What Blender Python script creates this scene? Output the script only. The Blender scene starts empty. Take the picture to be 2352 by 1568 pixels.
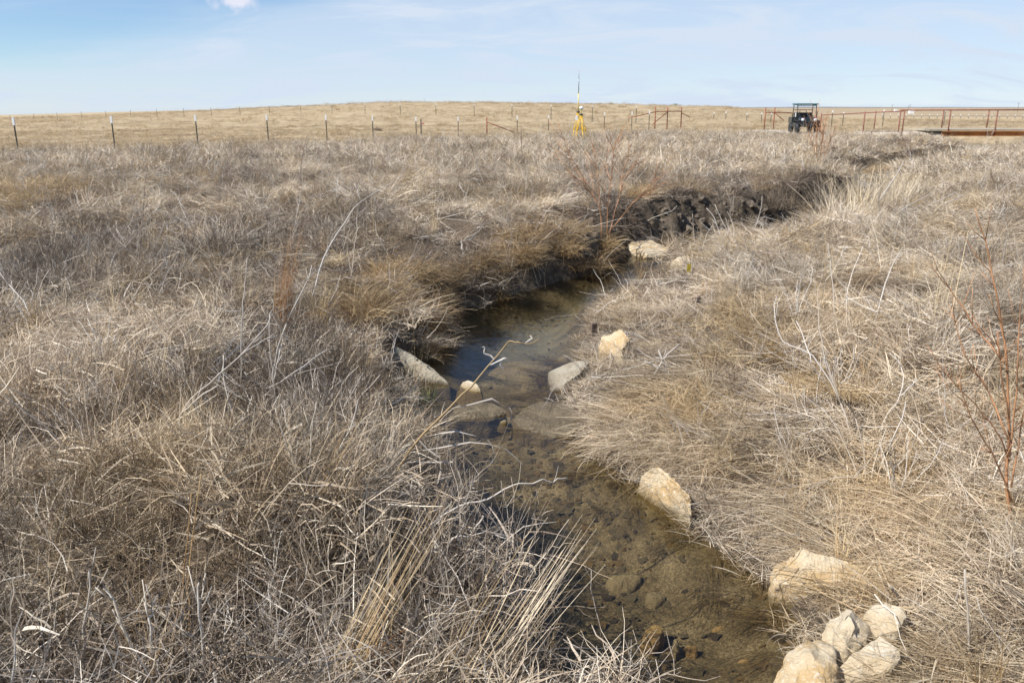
import bpy, bmesh, math, random
import numpy as np
from mathutils import Vector, Matrix, noise as mnoise

R = math.radians
rng = np.random.default_rng(7)
random.seed(7)
scene = bpy.context.scene
COL = scene.collection

# ------------------------------------------------------------------ camera
CAM_H, PITCH, FPX = 1.65, math.atan(537 / 1898), 1898.0     # FPX: focal length in pixels of a 2352 px wide picture
cam_d = bpy.data.cameras.new('camera')
cam_d.sensor_width, cam_d.lens = 22.3, 18.0
cam_d.clip_start, cam_d.clip_end = 0.05, 20000
cam_d.dof.use_dof = True
cam_d.dof.focus_distance = 4.2
cam_d.dof.aperture_fstop = 4.5
cam = bpy.data.objects.new('camera', cam_d)
cam.location = (0, 0, CAM_H)
cam.rotation_euler = (math.pi / 2 - PITCH, 0, 0)
COL.objects.link(cam)
scene.camera = cam

# ------------------------------------------------------------------ light
SUN_EL, SUN_AZ = R(46), R(-115)          # azimuth clockwise from +Y: the sun stands to the left
S = Vector((math.sin(SUN_AZ) * math.cos(SUN_EL), math.cos(SUN_AZ) * math.cos(SUN_EL), math.sin(SUN_EL)))
sun_d = bpy.data.lights.new('sun', 'SUN')
sun_d.energy, sun_d.angle, sun_d.color = 5.0, R(0.53), (1.0, 0.955, 0.89)
sun = bpy.data.objects.new('sun', sun_d)
sun.rotation_euler = S.to_track_quat('Z', 'Y').to_euler()
sun.location = (-20, -5, 30)
COL.objects.link(sun)

world = bpy.data.worlds.new('World')
scene.world = world
world.use_nodes = True
wn, wl = world.node_tree.nodes, world.node_tree.links
wn.clear()


def wnode(t, **kw):
    n = wn.new(t)
    for k, v in kw.items():
        setattr(n, k, v)
    return n


def wmath(op, a, b=None, c=None, clamp=False):
    n = wnode('ShaderNodeMath', operation=op, use_clamp=clamp)
    for i, v in enumerate((a, b, c)):
        if v is None:
            continue
        if isinstance(v, (int, float)):
            n.inputs[i].default_value = v
        else:
            wl.new(v, n.inputs[i])
    return n.outputs[0]


out = wnode('ShaderNodeOutputWorld')
bg = wnode('ShaderNodeBackground')
SKY_STR = 0.10
bg.inputs['Strength'].default_value = SKY_STR
sky = wnode('ShaderNodeTexSky', sky_type='NISHITA', sun_disc=False)
sky.sun_elevation, sky.sun_rotation = SUN_EL, SUN_AZ
sky.altitude, sky.air_density, sky.dust_density, sky.ozone_density = 1500, 1.0, 0.0, 6.0
tc = wnode('ShaderNodeTexCoord')
sep = wnode('ShaderNodeSeparateXYZ')
wl.new(tc.outputs['Generated'], sep.inputs[0])
zz = wmath('MAXIMUM', sep.outputs['Z'], 0.0)
den = wmath('ADD', zz, 0.22)
cx = wmath('DIVIDE', sep.outputs['X'], den)
cy = wmath('DIVIDE', sep.outputs['Y'], den)
comb = wnode('ShaderNodeCombineXYZ')
wl.new(cx, comb.inputs[0])
wl.new(cy, comb.inputs[1])
mp = wnode('ShaderNodeMapping')
mp.inputs['Rotation'].default_value = (0, 0, R(14))
mp.inputs['Scale'].default_value = (0.55, 1.1, 1)
mp.inputs['Location'].default_value = (3.35, 0.6, 0)
wl.new(comb.outputs[0], mp.inputs[0])
n1 = wnode('ShaderNodeTexNoise')
n1.inputs['Scale'].default_value = 0.9
n1.inputs['Detail'].default_value = 7
n1.inputs['Roughness'].default_value = 0.56
n1.inputs['Distortion'].default_value = 0.5
wl.new(mp.outputs[0], n1.inputs['Vector'])
# a sheet of thin high cloud lying low ahead and to the right; its ragged edge runs up from the left
edge_q = wmath('SUBTRACT', wmath('SUBTRACT', sep.outputs['Z'], 0.050), wmath('MULTIPLY', wmath('ADD', sep.outputs['X'], 0.50), 0.19))
edge_q = wmath('ADD', edge_q, wmath('MULTIPLY', wmath('SUBTRACT', n1.outputs['Fac'], 0.5), 0.20))
mr = wnode('ShaderNodeMapRange', interpolation_type='SMOOTHSTEP')
mr.inputs['From Min'].default_value = 0.045
mr.inputs['From Max'].default_value = -0.040
wl.new(edge_q, mr.inputs['Value'])
n3 = wnode('ShaderNodeTexNoise')
n3.inputs['Scale'].default_value = 2.3
n3.inputs['Detail'].default_value = 6
n3.inputs['Roughness'].default_value = 0.6
n3.inputs['Distortion'].default_value = 0.8
wl.new(mp.outputs[0], n3.inputs['Vector'])
wisp = wnode('ShaderNodeMapRange', interpolation_type='SMOOTHSTEP')
wisp.inputs['From Min'].default_value = 0.40
wisp.inputs['From Max'].default_value = 0.72
wl.new(n3.outputs['Fac'], wisp.inputs['Value'])
cfac = wmath('ADD', wmath('MULTIPLY', mr.outputs[0], wmath('ADD', wmath('MULTIPLY', wisp.outputs[0], 0.36), 0.58)), wmath('ADD', wmath('MULTIPLY', wisp.outputs[0], 0.22), 0.08), clamp=True)
mixc = wnode('ShaderNodeMix', data_type='RGBA')
wl.new(cfac, mixc.inputs['Factor'])
wl.new(sky.outputs[0], mixc.inputs['A'])
mixc.inputs['B'].default_value = (5.15, 5.95, 7.05, 1)
# one small pink-white puff of cumulus high above the creek
PUFF = Vector((-0.296, 0.949, 0.109))
vs = wnode('ShaderNodeVectorMath', operation='SUBTRACT')
wl.new(tc.outputs['Generated'], vs.inputs[0])
vs.inputs[1].default_value = PUFF
vm = wnode('ShaderNodeVectorMath', operation='MULTIPLY')
wl.new(vs.outputs[0], vm.inputs[0])
vm.inputs[1].default_value = (1, 1, 2.4)
vlen = wnode('ShaderNodeVectorMath', operation='LENGTH')
wl.new(vm.outputs[0], vlen.inputs[0])
n2 = wnode('ShaderNodeTexNoise')
n2.inputs['Scale'].default_value = 60
n2.inputs['Detail'].default_value = 5
wl.new(tc.outputs['Generated'], n2.inputs['Vector'])
pd = wmath('ADD', vlen.outputs['Value'], wmath('MULTIPLY', wmath('SUBTRACT', n2.outputs['Fac'], 0.5), 0.05))
mr2 = wnode('ShaderNodeMapRange', interpolation_type='SMOOTHSTEP')
mr2.inputs['From Min'].default_value = 0.028
mr2.inputs['From Max'].default_value = 0.004
mr2.inputs['To Min'].default_value = 0.0
mr2.inputs['To Max'].default_value = 0.7
wl.new(pd, mr2.inputs['Value'])
mixp = wnode('ShaderNodeMix', data_type='RGBA')
wl.new(mr2.outputs[0], mixp.inputs['Factor'])
wl.new(mixc.outputs['Result'], mixp.inputs['A'])
mixp.inputs['B'].default_value = (7.6, 7.2, 7.7, 1)
wl.new(mixp.outputs['Result'], bg.inputs['Color'])
wl.new(bg.outputs[0], out.inputs[0])

vsn = scene.view_settings
vsn.view_transform, vsn.look, vsn.exposure, vsn.gamma = 'Standard', 'None', 0.38, 1.0
vsn.use_curve_mapping = False
scene.render.engine = 'CYCLES'
scene.cycles.max_bounces = 5
scene.cycles.diffuse_bounces = 2
scene.cycles.glossy_bounces = 2
scene.cycles.transmission_bounces = 3
scene.cycles.transparent_max_bounces = 8
scene.cycles.caustics_reflective = scene.cycles.caustics_refractive = False

# ------------------------------------------------------------------ helpers
SP, CP = math.sin(PITCH), math.cos(PITCH)


def ray(px, py):
    a, b = (px - 1176) / FPX, (py - 784) / FPX
    return Vector((a, CP - b * SP, -SP - b * CP))


def at_z(px, py, z):
    d = ray(px, py)
    t = (z - CAM_H) / d.z
    return Vector((d.x * t, d.y * t, z))


def at_y(px, py, Y):
    d = ray(px, py)
    t = Y / d.y
    return Vector((d.x * t, Y, CAM_H + d.z * t))


def tag(o, label=None, cat=None, group=None, kind=None):
    if label:
        o['label'] = label
    if cat:
        o['category'] = cat
    if group:
        o['group'] = group
    if kind:
        o['kind'] = kind
    return o


def empty(name, loc=(0, 0, 0), rz=0):
    o = bpy.data.objects.new(name, None)
    o.empty_display_size = 0.1
    o.location = loc
    o.rotation_euler = (0, 0, rz)
    COL.objects.link(o)
    return o


def mesh_obj(name, v, f, mat, parent=None, smooth=False, link=True):
    me = bpy.data.meshes.new(name)
    me.from_pydata([tuple(p) for p in v], [], f)
    me.materials.append(mat)
    if smooth:
        me.polygons.foreach_set('use_smooth', [True] * len(me.polygons))
    a_ = me.attributes.new('tint', 'FLOAT', 'POINT')
    a_.data.foreach_set('value', np.full(len(me.vertices), random.uniform(0.2, 0.7), np.float32))
    o = bpy.data.objects.new(name, me)
    if link:
        COL.objects.link(o)
    if parent:
        o.parent = parent
    return o


class MB:
    def __init__(self):
        self.v, self.f = [], []

    def box(self, c, s, rz=0, taper=1.0):
        cx_, cy_, cz_ = c
        hx, hy, hz = s[0] / 2, s[1] / 2, s[2] / 2
        n = len(self.v)
        cr, sr = math.cos(rz), math.sin(rz)
        for sz in (-1, 1):
            k = 1 if sz < 0 else taper
            for sx, sy in ((-1, -1), (1, -1), (1, 1), (-1, 1)):
                x, y = sx * hx * k, sy * hy * k
                self.v.append((cx_ + x * cr - y * sr, cy_ + x * sr + y * cr, cz_ + sz * hz))
        self.f += [(n, n + 3, n + 2, n + 1), (n + 4, n + 5, n + 6, n + 7)]
        for i in range(4):
            j = (i + 1) % 4
            self.f.append((n + i, n + j, n + 4 + j, n + 4 + i))
        return self

    def tube(self, pts, r, seg=6, cap=True):
        pts = [Vector(p) for p in pts]
        rs = r if isinstance(r, (list, tuple)) else [r] * len(pts)
        n0 = len(self.v)
        for i, p in enumerate(pts):
            d = (pts[min(i + 1, len(pts) - 1)] - pts[max(i - 1, 0)])
            if d.length < 1e-9:
                d = Vector((0, 0, 1))
            d.normalize()
            u = d.cross(Vector((0.31, 0.17, 0.93)))
            if u.length < 0.1:
                u = d.cross(Vector((1, 0, 0)))
            u.normalize()
            w = d.cross(u)
            for k in range(seg):
                a = 2 * math.pi * k / seg
                self.v.append(tuple(p + (u * math.cos(a) + w * math.sin(a)) * rs[i]))
        for i in range(len(pts) - 1):
            for k in range(seg):
                k2 = (k + 1) % seg
                a, b = n0 + i * seg, n0 + (i + 1) * seg
                self.f.append((a + k, a + k2, b + k2, b + k))
        if cap:
            self.f.append(tuple(n0 + k for k in range(seg))[::-1])
            e = n0 + (len(pts) - 1) * seg
            self.f.append(tuple(e + k for k in range(seg)))
        return self

    def lathe(self, c, prof, seg=12, axis='Z'):
        n0 = len(self.v)
        for r_, h_ in prof:
            for k in range(seg):
                a = 2 * math.pi * k / seg
                if axis == 'Z':
                    self.v.append((c[0] + r_ * math.cos(a), c[1] + r_ * math.sin(a), c[2] + h_))
                elif axis == 'X':
                    self.v.append((c[0] + h_, c[1] + r_ * math.cos(a), c[2] + r_ * math.sin(a)))
                else:
                    self.v.append((c[0] + r_ * math.sin(a), c[1] + h_, c[2] + r_ * math.cos(a)))
        for i in range(len(prof) - 1):
            for k in range(seg):
                k2 = (k + 1) % seg
                a, b = n0 + i * seg, n0 + (i + 1) * seg
                self.f.append((a + k, a + k2, b + k2, b + k))
        self.f.append(tuple(n0 + k for k in range(seg))[::-1])
        e = n0 + (len(prof) - 1) * seg
        self.f.append(tuple(e + k for k in range(seg)))
        return self

    def build(self, name, mat, parent=None, smooth=False):
        return mesh_obj(name, self.v, self.f, mat, parent, smooth)


# ------------------------------------------------------------------ materials
def new_mat(name):
    m = bpy.data.materials.new(name)
    m.use_nodes = True
    nt = m.node_tree
    b = nt.nodes['Principled BSDF']
    return m, nt, b


def simple(name, col, rough=0.6, metal=0.0, var=0.25, scale=9.0, bump=0.0):
    m, nt, b = new_mat(name)
    t = nt.nodes.new('ShaderNodeTexCoord')
    n = nt.nodes.new('ShaderNodeTexNoise')
    n.inputs['Scale'].default_value = scale
    n.inputs['Detail'].default_value = 5
    nt.links.new(t.outputs['Object'], n.inputs['Vector'])
    cr = nt.nodes.new('ShaderNodeValToRGB')
    cr.color_ramp.elements[0].position, cr.color_ramp.elements[1].position = 0.3, 0.7
    cr.color_ramp.elements[0].color = (*[c * (1 - var) for c in col], 1)
    cr.color_ramp.elements[1].color = (*[min(1, c * (1 + var)) for c in col], 1)
    nt.links.new(n.outputs['Fac'], cr.inputs[0])
    nt.links.new(cr.outputs[0], b.inputs['Base Color'])
    b.inputs['Roughness'].default_value = rough
    b.inputs['Metallic'].default_value = metal
    if bump:
        bp = nt.nodes.new('ShaderNodeBump')
        bp.inputs['Strength'].default_value = bump
        bp.inputs['Distance'].default_value = 0.02
        nt.links.new(n.outputs['Fac'], bp.inputs['Height'])
        nt.links.new(bp.outputs[0], b.inputs['Normal'])
    return m


def ramp(nt, stops, fac):
    cr = nt.nodes.new('ShaderNodeValToRGB')
    el = cr.color_ramp.elements
    while len(el) < len(stops):
        el.new(0.5)
    for e, (p, c) in zip(el, stops):
        e.position, e.color = p, (*c, 1)
    nt.links.new(fac, cr.inputs[0])
    return cr.outputs[0]


def nmix(nt, fac, a, b):
    m = nt.nodes.new('ShaderNodeMix')
    m.data_type = 'RGBA'
    for sock, v in (('Factor', fac), ('A', a), ('B', b)):
        if isinstance(v, (float, int)):
            m.inputs[sock].default_value = v
        elif isinstance(v, tuple):
            m.inputs[sock].default_value = (*v, 1)
        else:
            nt.links.new(v, m.inputs[sock])
    return m.outputs['Result']


def nmath(nt, op, a, b=0.0, clamp=False):
    n = nt.nodes.new('ShaderNodeMath')
    n.operation, n.use_clamp = op, clamp
    for i, v in enumerate((a, b)):
        if isinstance(v, (float, int)):
            n.inputs[i].default_value = v
        else:
            nt.links.new(v, n.inputs[i])
    return n.outputs[0]


def nnoise(nt, vec, scale, detail=4, rough=0.55):
    n = nt.nodes.new('ShaderNodeTexNoise')
    n.inputs['Scale'].default_value = scale
    n.inputs['Detail'].default_value = detail
    n.inputs['Roughness'].default_value = rough
    nt.links.new(vec, n.inputs['Vector'])
    return n.outputs['Fac']


def mrange(nt, v, a, b, c=0.0, d=1.0, smooth=True):
    n = nt.nodes.new('ShaderNodeMapRange')
    if smooth:
        n.interpolation_type = 'SMOOTHSTEP'
    for k, val in (('From Min', a), ('From Max', b), ('To Min', c), ('To Max', d)):
        n.inputs[k].default_value = val
    nt.links.new(v, n.inputs['Value'])
    return n.outputs[0]


def straw_mat(name, stops, patch=(0.70, 1.25), gold=None, transl=0.16):
    """Dry blades: colour per blade (attribute tint) times slow variation over the field."""
    m, nt, b = new_mat(name)
    at = nt.nodes.new('ShaderNodeAttribute')
    at.attribute_name = 'tint'
    oi = nt.nodes.new('ShaderNodeObjectInfo')
    geo = nt.nodes.new('ShaderNodeNewGeometry')
    f = nmath(nt, 'ADD', at.outputs['Fac'], nmath(nt, 'MULTIPLY', nmath(nt, 'SUBTRACT', oi.outputs['Random'], 0.5), 0.35), True)
    col = ramp(nt, stops, f)
    big = nnoise(nt, geo.outputs['Position'], 0.55, 3)
    if gold:
        sx = nt.nodes.new('ShaderNodeSeparateXYZ')
        nt.links.new(geo.outputs['Position'], sx.inputs[0])
        g = mrange(nt, sx.outputs['Y'], gold[0], gold[1])
        gm = nt.nodes.new('ShaderNodeMix')
        gm.data_type, gm.blend_type = 'RGBA', 'MULTIPLY'
        gm.inputs['Factor'].default_value = 1.0
        nt.links.new(col, gm.inputs['A'])
        gm.inputs['B'].default_value = (1.02, 0.93, 0.74, 1)
        col = nmix(nt, g, col, gm.outputs['Result'])
    hue = nnoise(nt, geo.outputs['Position'], 0.9, 4)
    gm2 = nt.nodes.new('ShaderNodeMix')
    gm2.data_type, gm2.blend_type = 'RGBA', 'MULTIPLY'
    nt.links.new(mrange(nt, hue, 0.45, 0.68, 0.0, 0.75), gm2.inputs['Factor'])
    nt.links.new(col, gm2.inputs['A'])
    gm2.inputs['B'].default_value = (1.0, 0.92, 0.75, 1)
    col = gm2.outputs['Result']
    bright = mrange(nt, big, 0.3, 0.7, patch[0], patch[1])
    vm_ = nt.nodes.new('ShaderNodeVectorMath')
    vm_.operation = 'SCALE'
    nt.links.new(col, vm_.inputs[0])
    nt.links.new(bright, vm_.inputs['Scale'])
    nt.links.new(vm_.outputs[0], b.inputs['Base Color'])
    b.inputs['Roughness'].default_value = 0.55
    b.inputs['Specular IOR Level'].default_value = 0.35
    tr = nt.nodes.new('ShaderNodeBsdfTranslucent')
    nt.links.new(vm_.outputs[0], tr.inputs['Color'])
    ms = nt.nodes.new('ShaderNodeMixShader')
    ms.inputs[0].default_value = transl
    nt.links.new(b.outputs[0], ms.inputs[1])
    nt.links.new(tr.outputs[0], ms.inputs[2])
    nt.links.new(ms.outputs[0], nt.nodes['Material Output'].inputs[0])
    return m


STRAW = [(0.0, (0.175, 0.125, 0.083)), (0.3, (0.39, 0.30, 0.208)), (0.65, (0.62, 0.515, 0.385)), (1.0, (0.83, 0.755, 0.63))]
FIELD = [(0.0, (0.32, 0.24, 0.145)), (0.4, (0.43, 0.335, 0.21)), (1.0, (0.54, 0.43, 0.285))]
M_straw = straw_mat('dry_straw', STRAW, transl=0.12)
M_field = straw_mat('field_straw', FIELD, patch=(0.85, 1.12))
M_comb = straw_mat('combed_straw', [(0.0, (0.28, 0.20, 0.12)), (0.4, (0.54, 0.42, 0.28)), (1.0, (0.78, 0.67, 0.50))])
M_bunch = straw_mat('bunch_straw', [(0.0, (0.36, 0.20, 0.09)), (0.4, (0.50, 0.36, 0.19)), (1.0, (0.68, 0.57, 0.38))])
M_orange = straw_mat('rust_grass', [(0.0, (0.34, 0.14, 0.05)), (0.5, (0.50, 0.28, 0.12)), (1.0, (0.62, 0.46, 0.26))])
M_brownclump = straw_mat('brown_clump_grass', [(0.0, (0.20, 0.12, 0.06)), (0.5, (0.36, 0.25, 0.13)), (1.0, (0.55, 0.43, 0.26))])
M_weed = straw_mat('grey_weed', [(0.0, (0.13, 0.095, 0.07)), (0.5, (0.24, 0.185, 0.13)), (1.0, (0.40, 0.31, 0.20))])
M_seed = straw_mat('seed_weed', [(0.0, (0.16, 0.12, 0.08)), (0.6, (0.32, 0.24, 0.15)), (1.0, (0.66, 0.52, 0.32))])
M_forb = straw_mat('bleached_stalk', [(0.0, (0.36, 0.31, 0.26)), (0.5, (0.56, 0.51, 0.45)), (1.0, (0.78, 0.74, 0.68))], patch=(0.9, 1.1), transl=0.03)
M_subm = straw_mat('sunken_grass', [(0.0, (0.09, 0.06, 0.025)), (0.5, (0.17, 0.12, 0.05)), (1.0, (0.28, 0.20, 0.09))])
M_dark = straw_mat('dark_bush', [(0.0, (0.09, 0.065, 0.05)), (0.5, (0.17, 0.13, 0.10)), (1.0, (0.30, 0.24, 0.18))])
M_green = straw_mat('green_grass', [(0.0, (0.10, 0.13, 0.04)), (0.5, (0.19, 0.22, 0.08)), (1.0, (0.36, 0.33, 0.16))])
M_willow = simple('willow_bark', (0.42, 0.215, 0.105), 0.5, var=0.55, scale=3.5)
M_willow_grey = simple('willow_bark_grey', (0.32, 0.20, 0.13), 0.55, var=0.4, scale=6)
M_darktwig = simple('dark_twig', (0.20, 0.15, 0.11), 0.6, var=0.35, scale=8)
M_wood = simple('weathered_wood', (0.16, 0.12, 0.09), 0.8, var=0.4, scale=14, bump=0.4)
M_rust = simple('rust_pipe', (0.26, 0.075, 0.035), 0.65, var=0.35, scale=5)
M_rustdark = simple('rust_pipe_dark', (0.23, 0.085, 0.055), 0.65, var=0.35, scale=5)
M_beam = simple('rusty_beam', (0.48, 0.21, 0.06), 0.75, var=0.5, scale=1.2)
M_deck = simple('pale_deck', (0.40, 0.345, 0.25), 0.85, var=0.15, scale=2)
M_post = simple('green_steel_post', (0.09, 0.09, 0.07), 0.6)
M_white = simple('white_paint', (0.82, 0.82, 0.80), 0.5, var=0.04)
M_wire = simple('galvanised_wire', (0.30, 0.28, 0.26), 0.45, metal=0.6)
M_yellow = simple('yellow_paint', (0.80, 0.50, 0.02), 0.4, var=0.08)
M_yellowpale = simple('yellow_pole', (0.78, 0.62, 0.18), 0.4, var=0.08)
M_black = simple('black_rubber', (0.022, 0.023, 0.025), 0.6)
M_blackgloss = simple('black_plastic', (0.02, 0.024, 0.026), 0.3)
M_teal = simple('dark_teal_roof', (0.045, 0.12, 0.125), 0.45, var=0.1)
M_tank = simple('teal_tank', (0.08, 0.27, 0.27), 0.5, var=0.1)
M_grey = simple('grey_metal', (0.25, 0.26, 0.28), 0.4, metal=0.5)
M_lamp = simple('lamp_glass', (0.75, 0.78, 0.80), 0.1, var=0.05)
M_pink = simple('pink_ribbon', (0.85, 0.20, 0.22), 0.5, var=0.1)
M_flagy = simple('yellow_flag', (0.68, 0.50, 0.04), 0.45, var=0.1)
M_gravel = simple('gravel_road', (0.50, 0.44, 0.36), 0.9, var=0.2, scale=3, bump=0.3)


def rock_mat(name, c1, c2, c3, wet=0.0, moss=None):
    m, nt, b = new_mat(name)
    t = nt.nodes.new('ShaderNodeTexCoord')
    o = t.outputs['Object']
    big = nnoise(nt, o, 5, 6, 0.6)
    fine = nnoise(nt, o, 38, 6, 0.7)
    col = nmix(nt, mrange(nt, big, 0.38, 0.62), c1, c2)
    col = nmix(nt, mrange(nt, fine, 0.50, 0.68, 0, 0.75), col, c3)
    stain = nnoise(nt, o, 11, 5, 0.65)
    col = nmix(nt, mrange(nt, stain, 0.57, 0.72, 0, 0.55), col, tuple(c * 0.55 for c in c2))
    if moss:
        geo = nt.nodes.new('ShaderNodeNewGeometry')
        sx = nt.nodes.new('ShaderNodeSeparateXYZ')
        nt.links.new(geo.outputs['Position'], sx.inputs[0])
        hgt = nmath(nt, 'ADD', sx.outputs['Z'], nmath(nt, 'MULTIPLY', nmath(nt, 'SUBTRACT', stain, 0.5), 0.10))
        col = nmix(nt, mrange(nt, hgt, moss[0], moss[1], 1, 0), col, moss[2])
    nt.links.new(col, b.inputs['Base Color'])
    b.inputs['Roughness'].default_value = 0.88 - wet
    bp = nt.nodes.new('ShaderNodeBump')
    bp.inputs['Strength'].default_value = 1.0
    bp.inputs['Distance'].default_value = 0.022
    hh = nmath(nt, 'ADD', fine, nmath(nt, 'MULTIPLY', stain, 1.2))
    nt.links.new(hh, bp.inputs['Height'])
    nt.links.new(bp.outputs[0], b.inputs['Normal'])
    return m


WETC = (0.16, 0.115, 0.05)
M_lime = rock_mat('cream_limestone', (0.66, 0.55, 0.38), (0.57, 0.40, 0.20), (0.80, 0.74, 0.62), moss=(-0.75, -0.66, WETC))
M_limegrey = rock_mat('grey_limestone', (0.68, 0.585, 0.43), (0.60, 0.48, 0.31), (0.76, 0.70, 0.60), moss=(-0.75, -0.66, WETC))
M_slab = rock_mat('slab_limestone', (0.40, 0.36, 0.275), (0.33, 0.28, 0.20), (0.56, 0.52, 0.43), moss=(-0.74, -0.66, (0.12, 0.095, 0.065)))
M_mossrock = rock_mat('silt_covered_rock', (0.165, 0.128, 0.075), (0.115, 0.086, 0.048), (0.27, 0.22, 0.14), wet=0.4)
M_bedrock = rock_mat('sunken_rock', (0.28, 0.235, 0.15), (0.21, 0.17, 0.105), (0.36, 0.31, 0.21))
M_orangerock = rock_mat('ochre_sunken_rock', (0.36, 0.255, 0.12), (0.29, 0.195, 0.085), (0.44, 0.33, 0.18))

# ground
M_ground, nt, b = new_mat('ground')
geo = nt.nodes.new('ShaderNodeNewGeometry')
P = geo.outputs['Position']
fine = nnoise(nt, P, 22, 6, 0.7)
mid = nnoise(nt, P, 1.6, 5, 0.6)
thatch = ramp(nt, [(0.25, (0.075, 0.056, 0.040)), (0.55, (0.18, 0.138, 0.097)), (0.8, (0.34, 0.275, 0.20))], nmath(nt, 'ADD', nmath(nt, 'MULTIPLY', fine, 0.7), nmath(nt, 'MULTIPLY', mid, 0.3)))
farn = nnoise(nt, P, 0.35, 8, 0.68)
farc = ramp(nt, [(0.3, (0.36, 0.275, 0.165)), (0.5, (0.47, 0.37, 0.235)), (0.7, (0.56, 0.45, 0.30))], farn)
sx = nt.nodes.new('ShaderNodeSeparateXYZ')
nt.links.new(P, sx.inputs[0])
plain = nnoise(nt, P, 0.012, 6, 0.6)
plainc = ramp(nt, [(0.35, (0.32, 0.25, 0.16)), (0.65, (0.46, 0.36, 0.24))], plain)
a_fld = nt.nodes.new('ShaderNodeAttribute')
a_fld.attribute_name = 'field'
col = nmix(nt, a_fld.outputs['Fac'], thatch, farc)
col = nmix(nt, mrange(nt, sx.outputs['Y'], 180, 420), col, plainc)
a_mud = nt.nodes.new('ShaderNodeAttribute')
a_mud.attribute_name = 'mud'
mudn = nnoise(nt, P, 9, 6, 0.65)
mudc = ramp(nt, [(0.32, (0.055, 0.043, 0.032)), (0.55, (0.125, 0.10, 0.074)), (0.75, (0.24, 0.195, 0.145))], mudn)
mf = mrange(nt, nmath(nt, 'ADD', a_mud.outputs['Fac'], nmath(nt, 'MULTIPLY', nmath(nt, 'SUBTRACT', mudn, 0.5), 0.6)), 0.35, 0.65)
col = nmix(nt, mf, col, mudc)
a_bed = nt.nodes.new('ShaderNodeAttribute')
a_bed.attribute_name = 'bed'
bedf = nnoise(nt, P, 75, 6, 0.85)
bedb = nnoise(nt, P, 3.2, 5, 0.6)
bedc = ramp(nt, [(0.38, (0.055, 0.045, 0.028)), (0.5, (0.155, 0.125, 0.076)), (0.61, (0.38, 0.32, 0.22))], nmath(nt, 'ADD', nmath(nt, 'MULTIPLY', bedf, 0.6), nmath(nt, 'MULTIPLY', bedb, 0.4)))
a_silt = nt.nodes.new('ShaderNodeAttribute')
a_silt.attribute_name = 'silt'
bedc = nmix(nt, a_silt.outputs['Fac'], bedc, ramp(nt, [(0.35, (0.17, 0.165, 0.125)), (0.65, (0.27, 0.25, 0.18))], bedb))
col = nmix(nt, a_bed.outputs['Fac'], col, bedc)
nt.links.new(col, b.inputs['Base Color'])
b.inputs['Roughness'].default_value = 0.95
b.inputs['Specular IOR Level'].default_value = 0.1
bp = nt.nodes.new('ShaderNodeBump')
bp.inputs['Strength'].default_value = 0.8
bp.inputs['Distance'].default_value = 0.05
nt.links.new(nmath(nt, 'ADD', fine, mudn), bp.inputs['Height'])
nt.links.new(bp.outputs[0], b.inputs['Normal'])

# water: a film that reflects the sky by Fresnel and lets tinted light through to the bed
M_water, nt, b = new_mat('creek_water')
nt.nodes.remove(b)
geo = nt.nodes.new('ShaderNodeNewGeometry')
rip = nt.nodes.new('ShaderNodeMapping')
rip.inputs['Scale'].default_value = (1.0, 1.0, 1.0)
nt.links.new(geo.outputs['Position'], rip.inputs[0])
r1 = nnoise(nt, rip.outputs[0], 7, 3, 0.5)
r2 = nnoise(nt, rip.outputs[0], 28, 2, 0.5)
bp = nt.nodes.new('ShaderNodeBump')
bp.inputs['Strength'].default_value = 0.16
bp.inputs['Distance'].default_value = 0.03
nt.links.new(nmath(nt, 'ADD', r1, nmath(nt, 'MULTIPLY', r2, 0.25)), bp.inputs['Height'])
fr = nt.nodes.new('ShaderNodeFresnel')
fr.inputs['IOR'].default_value = 1.33
nt.links.new(bp.outputs[0], fr.inputs['Normal'])
gl = nt.nodes.new('ShaderNodeBsdfGlossy')
gl.inputs['Roughness'].default_value = 0.03
nt.links.new(bp.outputs[0], gl.inputs['Normal'])
tp = nt.nodes.new('ShaderNodeBsdfTransparent')
tp.inputs['Color'].default_value = (0.88, 0.83, 0.70, 1)
ms = nt.nodes.new('ShaderNodeMixShader')
nt.links.new(fr.outputs[0], ms.inputs[0])
nt.links.new(tp.outputs[0], ms.inputs[1])
nt.links.new(gl.outputs[0], ms.inputs[2])
nt.links.new(ms.outputs[0], nt.nodes['Material Output'].inputs[0])

# ------------------------------------------------------------------ terrain
ZW = -0.75                                      # water level


def edge(pts):
    return np.array([tuple(at_z(p[0], p[1], p[2] if len(p) > 2 else ZW))[:2] for p in pts])


LEFT_PX = [(1720, 1720, -.26), (1590, 1530, -.26), (1455, 1440, -.26), (1320, 1375, -.25), (1230, 1280, -.23), (1180, 1185, -.23), (1100, 1110, -.27), (1035, 1040, -.34), (985, 975, -.45), (955, 905, -.58),
           (968, 840), (1005, 775), (1070, 717), (1170, 692), (1275, 657), (1370, 635), (1425, 608), (1470, 578), (1560, 545), (1700, 528), (1820, 502), (1930, 465), (1985, 443)]
RIGHT_PX = [(2000, 1720), (1850, 1480), (1795, 1400), (1735, 1320), (1620, 1240), (1560, 1185), (1470, 1120), (1360, 1040), (1310, 995), (1290, 940),
            (1310, 870), (1335, 800), (1350, 730), (1380, 690), (1440, 655), (1500, 622), (1570, 588), (1680, 560), (1810, 532), (1915, 506), (2010, 473), (2060, 452)]
EL, ER = edge(LEFT_PX), edge(RIGHT_PX)
NEAR_L = np.array([[3.6, -3.0], [1.9, 1.2]])
NEAR_R = np.array([[4.8, -3.0], [2.8, 1.2]])
FAR_L = np.array([[10.6, 27.5], [12.0, 32.0], [16.5, 37.5], [22.0, 43.0], [26.2, 49.0], [27.5, 54.0], [28.5, 62.0]])
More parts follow.
